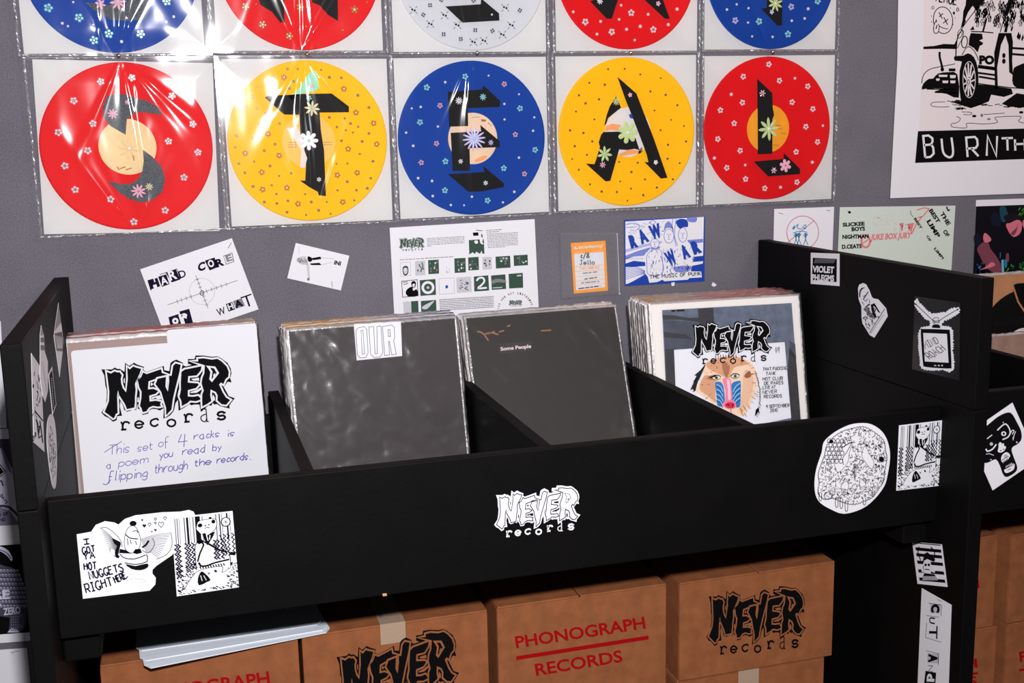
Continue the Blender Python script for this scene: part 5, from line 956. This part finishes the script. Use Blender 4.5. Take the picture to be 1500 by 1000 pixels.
for i, (pts, l) in enumerate((([(983, 414), (988, 413), (988, 418), (984, 419)], 'tiny white paper scrap on the wall just below the RAW WAR print'), ([(1044, 413), (1050, 417), (1046, 420), (1042, 418)], 'tiny white scrap of tape on the wall above the fourth bin'))):
    slab_px('paper_scrap', WALL, pts, MATS['paper'], .0005, l, 'paper scrap', 'paper scraps on the wall')

# ------------------------------------------------------------------ stickers on the racks
def chip_letters(P, items, z=2):
    for ch, a, b, h, m_ in items: P.type(m_, ch, a, b, h, .05, 0, z)
# nuggets sticker
o, P = sheet('sticker', BOARD, (90, 720, 5.172), [(115, 322), (225, 302), (260, 250), (330, 222), (400, 232), (432, 248), (480, 205), (560, 178), (760, 155), (900, 150), (965, 137), (1000, 150), (1018, 185), (1010, 240), (860, 440), (840, 478), (720, 560), (690, 590), (690, 620), (715, 650), (712, 700), (668, 748), (163, 810)], 'paper', 'white cut out sticker with winged figure and I GOT YA HOT NUGGETS lettering', 'sticker', lift=0)
P.part = 'handwriting'
for t, a, b, h in (('I', (172, 398), (215, 392), 38), ('GOT', (162, 468), (258, 452), 48), ('YA', (170, 515), (255, 502), 50), ('HOT', (175, 592), (268, 582), 52), ('NUGGETS', (218, 662), (470, 598), 58), ('RIGHT', (190, 765), (392, 708), 66), ('HERE', (410, 690), (495, 652), 50)): P.write('navy_ink', t, a, b, h, 9.5, z=1, jit=.15)
P.line('navy_ink', [(470, 668), (505, 640)], 7)
P.part = 'figure_drawing'
for i in range(12): t = i/11; P.line('grey_ink', [(440, 410+t*60), (370-t*10+20*t, 330+t*95), (298+t*70, 270+t*190)], 3.2, 1, smooth=4)
for i in range(15): t = i/14; P.line('grey_ink', [(600+t*40, 360+t*100), (690-t*10, 330+t*130), (828-t*90, 310+t*190)], 3.2, 1, smooth=4)
for q in ([(295, 275), (340, 270), (400, 310), (450, 370), (460, 420)], [(440, 480), (430, 500), (395, 480)], [(830, 310), (838, 400), (800, 470), (720, 510)]): P.line('navy_ink', q, 3.5, 2, smooth=4)
P.poly('ink', [(385, 352), (412, 362), (450, 385), (440, 430), (430, 470), (440, 495), (412, 492), (405, 450), (420, 410), (400, 390)], 2, smooth=3)
P.poly('paper', [(490, 300), (520, 260), (560, 262), (590, 320), (600, 380), (580, 440), (530, 462), (490, 440), (476, 380)], 3, smooth=4); P.line('navy_ink', [(490, 300), (520, 260), (560, 262), (590, 320), (600, 380), (580, 440), (530, 462), (490, 440), (476, 380)], 4, 4, smooth=4, closed=True)
P.disc('ink', (543, 238), 27, 20, 4); P.line('navy_ink', [(485, 320), (520, 348), (580, 355)], 7, 5, smooth=3); P.lines('navy_ink', [[(500, 350), (505, 400)], [(520, 360), (530, 395)], [(560, 370), (572, 400)], [(540, 300), (570, 290), (580, 310)]], 5, 5, smooth=2)
P.poly('ink', [(442, 430), (490, 440), (530, 466), (440, 462)], 4); P.poly('ink', [(540, 460), (560, 432), (600, 430), (610, 460), (570, 470)], 4); P.line('ink', [(612, 420), (640, 400), (662, 368)], 13, 4, smooth=3)
P.line('navy_ink', [(610, 440), (660, 460), (705, 400), (690, 350)], 4, 4, smooth=3); P.poly('ink', [(485, 545), (560, 560), (650, 540), (655, 570), (600, 592), (530, 582)], 4, smooth=2)
P.line('navy_ink', [(445, 470), (480, 500), (560, 505), (640, 475)], 6, 4, smooth=3); P.line('navy_ink', [(480, 535), (560, 548), (650, 525), (645, 470)], 6, 4, smooth=2)
for q, s_, f_ in (((612, 212), 10, 1), ((628, 255), 17, 1), ((668, 245), 14, 0), ((712, 205), 11, 0), ((712, 235), 9, 0), ((755, 245), 24, 0), ((785, 198), 14, 0), ((712, 288), 12, 1), ((685, 300), 8, 1)):
    h_ = [(q[0], q[1]+s_), (q[0]-s_*.9, q[1]-s_*.1), (q[0]-s_*.5, q[1]-s_*.8), (q[0], q[1]-s_*.35), (q[0]+s_*.5, q[1]-s_*.8), (q[0]+s_*.9, q[1]-s_*.1)]
    P.poly('navy_ink', h_, 2) if f_ else P.line('navy_ink', h_, 3, 2, closed=True)
P.line('pale_ink', [(490, 680), (540, 655), (640, 670), (600, 690)], 3, 1, smooth=3); P.done()
# bear headed figure stickers (same print twice)
def bear_sticker(corners, label, grp):
    (x0, y0), (x1, y1), (x2, y2), (x3, y3) = corners
    o = slab_px('sticker', BOARD, corners, MATS['paper'], .0004, label, 'sticker', grp, lift=.0014)
    P = Pic(o, BOARD, .0019)
    def xf(p):
        u, v = (p[0]-80)/520, (p[1]-90)/840; return ((1-u)*(1-v)*x0+u*(1-v)*x1+u*v*x2+(1-u)*v*x3, (1-u)*(1-v)*y0+u*(1-v)*y1+u*v*y2+(1-u)*v*y3)
    P.xf = xf; P.wmin = 5.4; P.part = 'drawing'; rs = random.Random(3)
    for x, w_, m_ in ((110, 8, 'grey_ink'), (128, 6, 'navy_ink'), (145, 5, 'grey_ink'), (188, 7, 'navy_ink'), (213, 16, 'ink'), (235, 5, 'grey_ink'), (262, 10, 'grey_ink'), (300, 38, 'ink'), (340, 8, 'grey_ink'), (455, 10, 'grey_ink'), (485, 9, 'navy_ink'), (505, 6, 'grey_ink'), (548, 12, 'navy_ink'), (570, 5, 'grey_ink')): P.line(m_, [(x, 105), (x, 385)], w_, 1)
    for x in (105, 128, 190, 215, 245): P.line('ink' if x in (128, 215) else 'navy_ink', [(x+(13 if k % 2 else -13), 380+k*26) for k in range(15 if x < 150 else 12)], 11, 1)
    for x in (515, 545, 585): P.line('navy_ink', [(x+(10 if k % 2 else -10), 330+k*24) for k in range(11)], 9, 1)
    for x in (430, 455, 490): P.line('navy_ink', [(x+(12 if k % 2 else -12), 380+k*24) for k in range(10)], 12, 1)
    P.poly('paper', [(285, 230), (300, 170), (340, 150), (440, 150), (460, 190), (450, 250), (410, 300), (390, 330), (350, 330), (310, 280)], 3, smooth=3); P.line('navy_ink', [(285, 230), (300, 170), (340, 150), (440, 150), (460, 190), (450, 250), (410, 300)], 5, 4, smooth=3)
    P.disc('ink', (318, 205), 20, 22, 4, 12); P.disc('ink', (432, 180), 17, 22, 4, 12); P.disc('ink', (408, 135), 14, 10, 4, 8); P.disc('ink', (362, 215), 8, 7, 4, 8); P.disc('ink', (392, 208), 8, 7, 4, 8); P.line('ink', [(355, 245), (375, 235), (398, 245)], 6, 4, smooth=2)
    P.poly('ink', [(330, 300), (350, 290), (375, 320), (400, 300), (440, 290), (420, 340), (385, 400), (365, 430), (350, 380)], 4); P.lines('paper', [[(365, 310), (375, 380)], [(395, 320), (388, 370)]], 7, 5)
    P.poly('paper', [(335, 410), (350, 395), (425, 470), (410, 500), (410, 630), (340, 640), (275, 600), (300, 500)], 4); P.line('ink', [(285, 370), (320, 390), (335, 420), (300, 500), (275, 590)], 13, 5, smooth=2); P.poly('ink', [(275, 385), (315, 345), (345, 385), (300, 405)], 5)
    P.line('ink', [(345, 385), (400, 435), (460, 490), (530, 530)], 17, 5, smooth=2); P.line('ink', [(285, 600), (300, 640), (350, 645), (420, 625), (540, 610)], 15, 5, smooth=3); P.line('ink', [(550, 545), (595, 560)], 30, 5)
    P.line('navy_ink', [(262, 680), (258, 560), (262, 430), (290, 365)], 6, 5, smooth=3); P.line('navy_ink', [(545, 690), (545, 560), (500, 400), (470, 330)], 6, 5, smooth=3)
    for k in range(10): P.line('ink', [(290+k*22, 645), (297+k*22, 672)], 9, 3)
    P.poly('paper', [(150, 860), (200, 770), (270, 690), (400, 670), (480, 680), (470, 740), (560, 690), (520, 760), (440, 800), (430, 870), (300, 890)], 6, smooth=3); P.line('navy_ink', [(150, 860), (200, 770), (270, 690), (400, 670), (480, 680), (470, 740), (545, 700)], 4, 7, smooth=3)
    P.poly('ink', [(265, 770), (295, 700), (325, 720), (370, 800), (340, 820), (270, 845)], 7, smooth=2); P.lines('paper', [[(290, 740), (300, 800)], [(315, 745), (335, 800)]], 5, 8); P.lines('ink', [[(350, 740), (370, 720)], [(350, 720), (370, 742)]], 5, 7); P.poly('ink', [(405, 700), (425, 705), (430, 730), (410, 728)], 7)
    P.ring('navy_ink', (535, 198), 38, 48, 8, 6, 20); P.disc('paper', (535, 198), 33, 43, 5); P.lines('navy_ink', [[(525, 180), (545, 215)], [(545, 185), (525, 210)]], 3, 7)
    for i in range(420):
        x, y = rs.uniform(85, 590), rs.uniform(600, 912)
        if (150+(860-y)*.55 < x < 500 and y < 878) or (260 < x < 540 and y < 690) or (x > 530 and y < 640): continue
        P.line('ink', [(x, y), (x+rs.uniform(8, 18), y+rs.uniform(6, 16))], rs.uniform(5, 9), 3)
    P.done()
bear_sticker([(250.5, 757.5), (340.5, 747.5), (350, 859), (259, 872.5)], 'tall black and white bear headed figure sticker, beside the HOT NUGGETS sticker', 'bear figure stickers')
bear_sticker([(1316, 622.5), (1379, 615), (1374, 711), (1312, 718)], 'tall black and white bear headed figure sticker, beside the peace sign', 'bear figure stickers')
# centre logo sticker: die cut, white on black
lo = affine(LREF, [(726.4, 724.8), (850, 753.6), (734.2, 777.4)])
o = slab_px('sticker', BOARD, [lo(q) for q in LOGO_OUT], MATS['paper'], .0004, 'white die cut sticker of the ragged logo, centre of the front board', 'sticker')
P = Pic(o, BOARD, .0005); logo(P, [(726.4, 724.8), (850, 753.6), (734.2, 777.4)], out='paper', gap='navy_ink', fill='paper', text='paper', w=1.5, sticker=True); P.done()
# peace sign
PO = (1190, 610, 6.667)
o, P = sheet('sticker', BOARD, PO, [(400, 70), (540, 65), (640, 110), (705, 180), (745, 280), (758, 400), (735, 560), (700, 680), (600, 810), (480, 900), (310, 948), (180, 905), (75, 840), (30, 760), (20, 640), (40, 500), (90, 350), (110, 250), (190, 170), (290, 110)], 'paper', 'large oval white sticker of a dripping peace sign drawn in fine lines', 'sticker', smooth=3)
P.part = 'drawing'
ctr = (385, 480)
def inpoly(x, y, pl):
    c = False; j = len(pl)-1
    for i in range(len(pl)):
        if (pl[i][1] > y) != (pl[j][1] > y) and x < (pl[j][0]-pl[i][0])*(y-pl[i][1])/(pl[j][1]-pl[i][1])+pl[i][0]: c = not c
        j = i
    return c
outer = catmull([(390, 120), (500, 105), (610, 165), (690, 240), (705, 330), (720, 410), (700, 520), (690, 620), (640, 700), (580, 780), (500, 820), (400, 850), (300, 830), (200, 790), (120, 800), (60, 740), (70, 640), (60, 560), (90, 460), (120, 380), (140, 290), (200, 210), (290, 150)], 4, True)
holes = [catmull(h_, 3, True) for h_ in ([(385, 245), (360, 350), (340, 450), (260, 540), (220, 500), (220, 400), (280, 310)], [(510, 285), (560, 370), (600, 450), (575, 510), (520, 450), (480, 380)], [(325, 625), (350, 660), (345, 710), (285, 700), (280, 670)], [(465, 600), (520, 655), (500, 680), (460, 685)])]
rs = random.Random(12)
for i in range(1250):
    x, y = rs.uniform(55, 725), rs.uniform(105, 850)
    if not inpoly(x, y, outer) or any(inpoly(x, y, h_) for h_ in holes): continue
    if 120 < x < 290 and 205 < y < 440: continue
    a = rs.uniform(0, 6.28); r_ = rs.uniform(7, 14)
    P.line(rs.choice(('grey_ink', 'ink', 'grey_ink')), [(x+r_*math.cos(a+k*.8), y+r_*math.sin(a+k*.8)) for k in range(4)], 2.4, 1)
for r_ in range(6):
    for c_ in range(4): x, y = 130+c_*42+(r_ % 2)*20+(5-r_)*6, 235+r_*40; P.line('navy_ink', [(x-17, y), (x-8, y-18), (x+12, y-20), (x+20, y), (x+10, y+18), (x-10, y+19)], 4, 2, closed=True)
for k in range(len(outer)): a, b = outer[k], outer[(k+1) % len(outer)]; m_ = ((a[0]+b[0])/2+(a[0]-ctr[0])*.03, (a[1]+b[1])/2+(a[1]-ctr[1])*.03); P.line('ink', [a, m_, b], 4, 2, smooth=3)
for h_ in holes: P.line('grey_ink', h_, 4, 2, closed=True)
for x, y, l in ((75, 740, 80), (235, 790, 95), (280, 800, 95), (330, 820, 105), (505, 790, 70), (590, 720, 55)): P.line('ink', [(x-13, y), (x-12, y+l*.8), (x, y+l), (x+12, y+l*.8), (x+13, y)], 5, 3, smooth=3)
P.disc('ink', (672, 415), 26, 26, 3); P.ring('grey_ink', (665, 405), 42, 42, 4, 3); P.disc('ink', (182, 240), 22, 16, 3, 9); P.ring('ink', (150, 770), 36, 36, 4, 3); P.line('ink', [(400, 460), (412, 600)], 4, 3)
for k in range(9): P.line('ink', [(400, 470+k*14), (428, 468+k*14)], 3, 3)
for q in ((640, 265), (610, 300), (655, 280), (520, 265), (610, 455), (640, 470), (505, 120), (335, 735)): P.poly('ink', [(q[0], q[1]), (q[0]+18, q[1]+10), (q[0]+14, q[1]+26), (q[0]-4, q[1]+16)], 3)
P.line('ink', [(300, 470), (295, 400), (330, 350), (385, 245)], 5, 3, smooth=3); P.line('ink', [(280, 300), (330, 275), (385, 243)], 6, 3, smooth=3); P.done()
# inner side of the right panel
CR = (1170, 350, 4.7615)
o, P = sheet('sticker', RIGHTP, CR, [(85, 95), (285, 102), (285, 328), (85, 312)], 'paper', 'square white bordered VIOLET PHLEGMS sticker on the right panel', 'sticker')
P.part = 'printed_square'; P.poly('ink', [(100, 130), (268, 138), (266, 300), (94, 285)]); P.part = 'lettering'; P.type('paper', 'VIOLET', (98, 232), (248, 240), 48, .045, z=2); P.type('paper', 'PHLEGMS', (94, 290), (248, 298), 46, .045, z=2)
for i in range(16): P.line('grey_ink', [(110+i*9, 168), (122+i*9, 136)], 2.5, 2)
P.done()
o, P = sheet('sticker', RIGHTP, (1240, 410, 11.11), [(190, 130), (210, 75), (270, 48), (320, 70), (370, 160), (415, 280), (440, 297), (520, 315), (645, 460), (672, 590), (455, 938), (380, 895), (262, 705), (248, 600), (245, 430), (200, 310)], 'paper', 'white cut out sticker of a person in a jacket, middle of the right panel', 'sticker')
P.part = 'figure_drawing'; P.poly('ink', [(212, 280), (215, 190), (245, 130), (310, 122), (260, 150), (235, 200), (228, 270)], 1, smooth=2); P.line('ink', [(275, 320), (320, 250), (360, 190)], 14, 1, smooth=2); P.lines('navy_ink', [[(290, 320), (320, 345), (350, 300)], [(270, 270), (330, 240)], [(380, 320), (380, 380)], [(250, 350), (290, 400)]], 8, 1, smooth=2)
P.poly('ink', [(300, 440), (370, 385), (395, 400), (340, 430)], 1); P.poly('ink', [(400, 400), (460, 375), (500, 440), (560, 540), (520, 520), (470, 440), (440, 420), (470, 520), (500, 620), (450, 600), (410, 490)], 1)
P.poly('grey_ink', [(300, 450), (350, 430), (400, 520), (470, 600), (460, 640), (380, 600), (330, 540)], 1, smooth=2)
rs = random.Random(21)
for i in range(60):
    x = rs.uniform(280, 520); y = rs.uniform(440, 800)
    if x+y*.95 > 1060+40 or x < 240+(y-440)*.25: continue
    P.line(rs.choice(('ink', 'ink', 'grey_ink')), [(x, y), (x+rs.uniform(-10, 34), y+rs.uniform(14, 44))], rs.uniform(6, 14), 2)
P.line('ink', [(632, 462), (380, 860)], 9, 3); P.greek('grey_ink', (612, 560), (400, 870), 5, 3); P.done()
o, P = sheet('sticker', RIGHTP, (1335, 430, 8.333), [(45, 30), (600, 110), (590, 1060), (10, 920)], 'vinyl_black', 'glossy black MIND ROACH sticker of a furry television with antennas', 'sticker')
P.part = 'white_fur'; rs = random.Random(2)
def furry(pts, amp):
    out = []; n = len(pts)
    for i in range(n):
        a, b = pts[i], pts[(i+1) % n]; L = math.hypot(b[0]-a[0], b[1]-a[1]); k = max(1, int(L/14)); nx, ny = (b[1]-a[1])/L, -(b[0]-a[0])/L
        for j in range(k): t = j/k; e = rs.uniform(.4, 1)*amp*(1 if j % 2 else 0); out.append((a[0]+(b[0]-a[0])*t+nx*e, a[1]+(b[1]-a[1])*t+ny*e))
    return out
P.poly('paper', furry([(65, 60), (110, 120), (210, 225), (260, 245), (350, 240), (430, 225), (480, 190), (560, 170), (592, 185), (575, 240), (470, 300), (400, 330), (375, 370), (380, 395), (470, 410), (505, 440), (510, 600), (505, 700), (525, 860), (520, 920), (480, 955), (380, 925), (240, 935), (150, 915), (110, 880), (115, 820), (95, 680), (95, 500), (115, 420), (235, 395), (240, 330), (180, 310), (110, 230), (55, 160), (45, 110)], 18), 1)
P.part = 'drawing'; P.poly('ink', catmull([(120, 445), (150, 430), (440, 438), (475, 460), (485, 640), (495, 880), (475, 912), (300, 905), (170, 890), (148, 860), (130, 650)], 3, True), 2); P.poly('paper', [(150, 478), (440, 490), (460, 842), (170, 826)], 3); P.poly('ink', [(258, 415), (262, 385), (290, 372), (340, 375), (358, 395), (358, 420)], 3)
P.line('ink', [(60, 128), (295, 350)], 7, 3); P.line('ink', [(570, 192), (420, 280), (325, 345)], 7, 3, smooth=3); P.disc('ink', (60, 128), 9, 12, 3, 10); P.disc('ink', (572, 192), 11, 11, 3, 10); P.line('ink', [(265, 320), (285, 295), (320, 290), (345, 310)], 6, 3, smooth=3); P.ring('ink', (285, 342), 16, 18, 5, 3, 12); P.ring('ink', (330, 340), 18, 17, 5, 3, 12)
P.write('ink', 'MIND', (182, 672), (345, 600), 85, 7, slant=-.1, z=4); P.write('ink', 'ROACH', (235, 800), (430, 690), 95, 7, z=4, slant=-.3)
for x in (285, 300, 332, 342, 372, 382): P.poly('paper', [(x, 868), (x+8, 868), (x+9, 884), (x+1, 884)], 4)
P.done()
o, P = sheet('sticker', RIGHTP, (1330, 785, 4.651), [(30, 38), (232, 56), (270, 346), (66, 324)], 'paper', 'striped black and white skull figure sticker on the right leg panel', 'sticker')
P.part = 'drawing'
for y in (75, 115, 165, 225, 280): k = (y-38)/290*36; P.poly('ink', [(48+k, y), (222+k*1.05, y+16), (226+k*1.05, y+38), (52+k, y+22)], 1)
P.line('ink', [(38, 44), (225, 62)], 6, 1); P.poly('paper', [(108, 180), (135, 160), (158, 180), (160, 240), (150, 275), (120, 270), (108, 230)], 2, smooth=3); P.disc('ink', (124, 195), 9, 10, 3, 8); P.disc('ink', (146, 195), 9, 10, 3, 8); P.line('ink', [(120, 225), (150, 228)], 6, 3); P.poly('ink', [(105, 165), (115, 120), (135, 108), (155, 125), (190, 160), (180, 175), (135, 155), (85, 180)], 3)
P.lines('ink', [[(78, 72), (72, 110), (90, 165)], [(160, 75), (185, 110), (180, 170)], [(75, 75), (85, 82)], [(158, 72), (172, 88)]], 6, 3, smooth=3); P.poly('paper', [(90, 210), (110, 200), (112, 245), (98, 245)], 2); P.poly('paper', [(160, 200), (190, 215), (185, 250), (162, 240)], 2); P.poly('ink', [(95, 300), (115, 250), (185, 260), (215, 312), (100, 305)], 3)
for i in range(12): P.line('paper', [(105+i*9, 300), (112+i*8, 272)], 2.5, 4)
P.done()
o, P = sheet('sticker', RIGHTP, (1330, 785, 4.651), [(95, 353), (298, 468), (262, 1450), (50, 1400)], 'paper', 'long white sticker with cut out letters CUT AND reading downward', 'sticker')
P.part = 'lettering'
def down(ch, x, y, w_, h_, fg='ink', bg=None, bold=.04, z=2, slant=0):
    if bg: P.poly(bg, [(x-6, y-5), (x+h_+6, y+2), (x+h_+4, y+w_+6), (x-8, y+w_)], 1)
    P.type(fg, ch, (x, y), (x-2, y+w_), h_, bold, slant, z)
down('C', 160, 462, 58, 60, 'ink', 'pale_ink', .07); down('U', 148, 548, 44, 40, 'ink', None, .02, 2, .15); down('T', 147, 610, 88, 58, 'ink', None, .01); down('A', 142, 800, 60, 65, 'ink', 'pale_ink', .06); down('N', 140, 878, 46, 34, 'grey_ink', None, -.005)
P.poly('ink', [(122, 916), (195, 930), (188, 1010), (112, 1000)], 1); down('d', 132, 935, 55, 52, 'paper', None, .05); down('P', 128, 1040, 60, 60); down('a', 124, 1115, 60, 50); down('s', 122, 1190, 50, 50); down('T', 120, 1255, 70, 60)
P.lines('grey_ink', [[(140, 455), (232, 470), (228, 545)], [(128, 540), (215, 552)], [(130, 590), (122, 690), (228, 722)], [(125, 780), (212, 800), (208, 880)], [(200, 430), (232, 445)]], 2, 1); P.done()
# left panel, seen at a grazing angle
CL = (0, 400, 2.777)
mat('sticker_grey', (150, 142, 142), .5); mat('sticker_dark', (92, 80, 80), .5)
o, P = sheet('sticker', LEFTP, CL, [(237, 120), (258, 280), (242, 422), (218, 255)], 'paper', 'diamond shaped sticker high on the left panel, grey above and white below', 'sticker'); P.part = 'print'; P.poly('sticker_grey', [(237, 125), (247, 200), (221, 235), (224, 215)], 1); P.poly('sticker_dark', [(220, 245), (250, 238), (257, 280), (253, 318), (229, 316)], 1)
for i in range(9): P.line('pale_ink', [(223+i*3.5, 252+i), (232+i*2.3, 306)], 1, 2)
P.done()
o, P = sheet('sticker', LEFTP, CL, [(165, 212), (175, 250), (180, 320), (192, 360), (192, 480), (181, 525), (171, 500), (160, 420), (160, 320), (160, 250)], 'paper', 'narrow bottle shaped sticker overlapping a white one on the left panel', 'sticker', lift=.0006); P.part = 'print'; P.poly('sticker_grey', [(165, 216), (174, 250), (160, 255)], 1); P.poly('sticker_dark', [(161, 262), (178, 262), (178, 282), (161, 280)], 1); P.poly('sticker_dark', [(161, 292), (179, 294), (180, 315), (161, 312)], 1)
for i in range(10): P.line('pale_ink', [(166+i*2, 360+i*12), (174+i*1.6, 375+i*12)], 1.6, 1)
P.done()
o, P = sheet('sticker', LEFTP, CL, [(126, 325), (166, 385), (180, 728), (136, 688)], 'paper', 'tall white sticker with dark lettering near the front of the left panel', 'sticker'); P.part = 'lettering'
for i in range(22): x = 132+random.uniform(0, 30); y = 400+i*13; P.line(random.choice(('navy_ink', 'grey_ink', 'grey_ink')), [(x, y), (x+random.uniform(-6, 8), y+random.uniform(10, 34))], random.uniform(2, 5), 1)
P.lines('ink', [[(140, 560), (172, 600)], [(160, 600), (172, 690)], [(150, 620), (156, 670), (168, 660)]], 3.5, 2); P.done()
o, P = sheet('sticker', LEFTP, CL, [(211, 380), (228, 535), (213, 577), (196, 412)], 'paper', 'slim black sticker with thin white outline in the middle of left panel', 'sticker'); P.part = 'print'; P.poly('ink', [(210, 392), (225.5, 533), (213.5, 565), (198.5, 415)], 1)
for i in range(14): y = 425+i*9; P.line('pale_ink', [(205+i*.6, y), (209+i*.8, y+5)], 2, 2)
P.done()
o, P = sheet('sticker', LEFTP, CL, [(205, 573), (219, 590), (228, 660), (231, 760), (228, 850), (221, 877), (211, 860), (199, 780), (190, 690), (192, 605)], 'paper', 'oval white sticker with grey drawing low on the left panel', 'sticker', smooth=3); P.part = 'drawing'
for i in range(120):
    a = random.uniform(0, 6.28); r_ = random.uniform(0, .8)**.5; x, y = 211+15*r_*math.cos(a)+(r_*math.sin(a))*6, 725+120*r_*math.sin(a); P.line(random.choice(('grey_ink', 'pale_ink')), [(x, y), (x+random.uniform(-2, 2), y+random.uniform(4, 12))], 1.3, 1)
P.done()
# mask sticker on the right hand rack
o, P = sheet('sticker', BOARD, (1430, 580, 6.9), [(-90, 380), (365, 65), (620, 640), (165, 952)], 'paper', 'tilted square sticker with black masked face on the right rack', 'sticker')
P.part = 'face_drawing'; P.poly('ink', [(-40, 400), (40, 345), (120, 285), (220, 205), (310, 165), (360, 180), (410, 265), (450, 350), (455, 430), (420, 480), (365, 515), (358, 560), (390, 650), (412, 720), (390, 770), (310, 815), (270, 790), (240, 710), (210, 650), (180, 640), (110, 672), (60, 665), (0, 600), (-40, 500)], 1, smooth=4)
P.line('paper', [(210, 345), (250, 305), (290, 280), (320, 305), (340, 360), (320, 410), (262, 438)], 11, 2, smooth=4); P.disc('paper', (275, 378), 26, 24, 2, 14); P.disc('ink', (275, 378), 12, 12, 3, 10); P.disc('pale_ink', (150, 482), 17, 17, 2, 12); P.line('paper', [(105, 430), (158, 390)], 8, 2); P.line('paper', [(95, 530), (110, 555), (160, 535), (200, 485)], 12, 2, smooth=4)
P.line('paper', [(95, 585), (130, 580), (175, 597)], 5, 2); P.line('paper', [(345, 370), (360, 345), (380, 350), (360, 385)], 7, 2, smooth=3); P.lines('paper', [[(395, 355), (365, 430)], [(378, 405), (368, 445)]], 4, 2)
P.poly('paper', [(225, 475), (245, 465), (260, 480), (275, 475), (280, 500), (298, 510), (285, 545), (250, 568), (215, 560), (222, 520)], 2, smooth=3); P.disc('ink', (245, 548), 8, 6, 3, 8); P.disc('ink', (275, 535), 7, 6, 3, 8)
P.poly('paper', [(248, 630), (262, 590), (300, 565), (330, 580), (340, 605), (322, 625), (300, 640), (265, 665), (252, 655)], 2, smooth=3); P.poly('paper', [(282, 740), (320, 715), (375, 680), (385, 705), (370, 745), (310, 775), (285, 765)], 2, smooth=3)
P.lines('ink', [[(252, 648), (325, 605)], [(285, 735), (375, 690)], [(275, 605), (310, 590)], [(280, 620), (312, 602)], [(312, 748), (345, 730)]], 4, 3)
for i in range(5): P.poly('paper', [(262+i*14, 660-i*9), (272+i*14, 652-i*9), (268+i*14, 678-i*9)], 2); P.poly('paper', [(295+i*14, 722-i*8), (305+i*14, 716-i*8), (298+i*14, 698-i*8)], 2)
P.disc('paper', (407, 465), 7, 9, 2, 8); P.disc('paper', (145, 640), 8, 5, 2, 8); P.disc('paper', (270, 265), 5, 7, 2, 8); P.done()
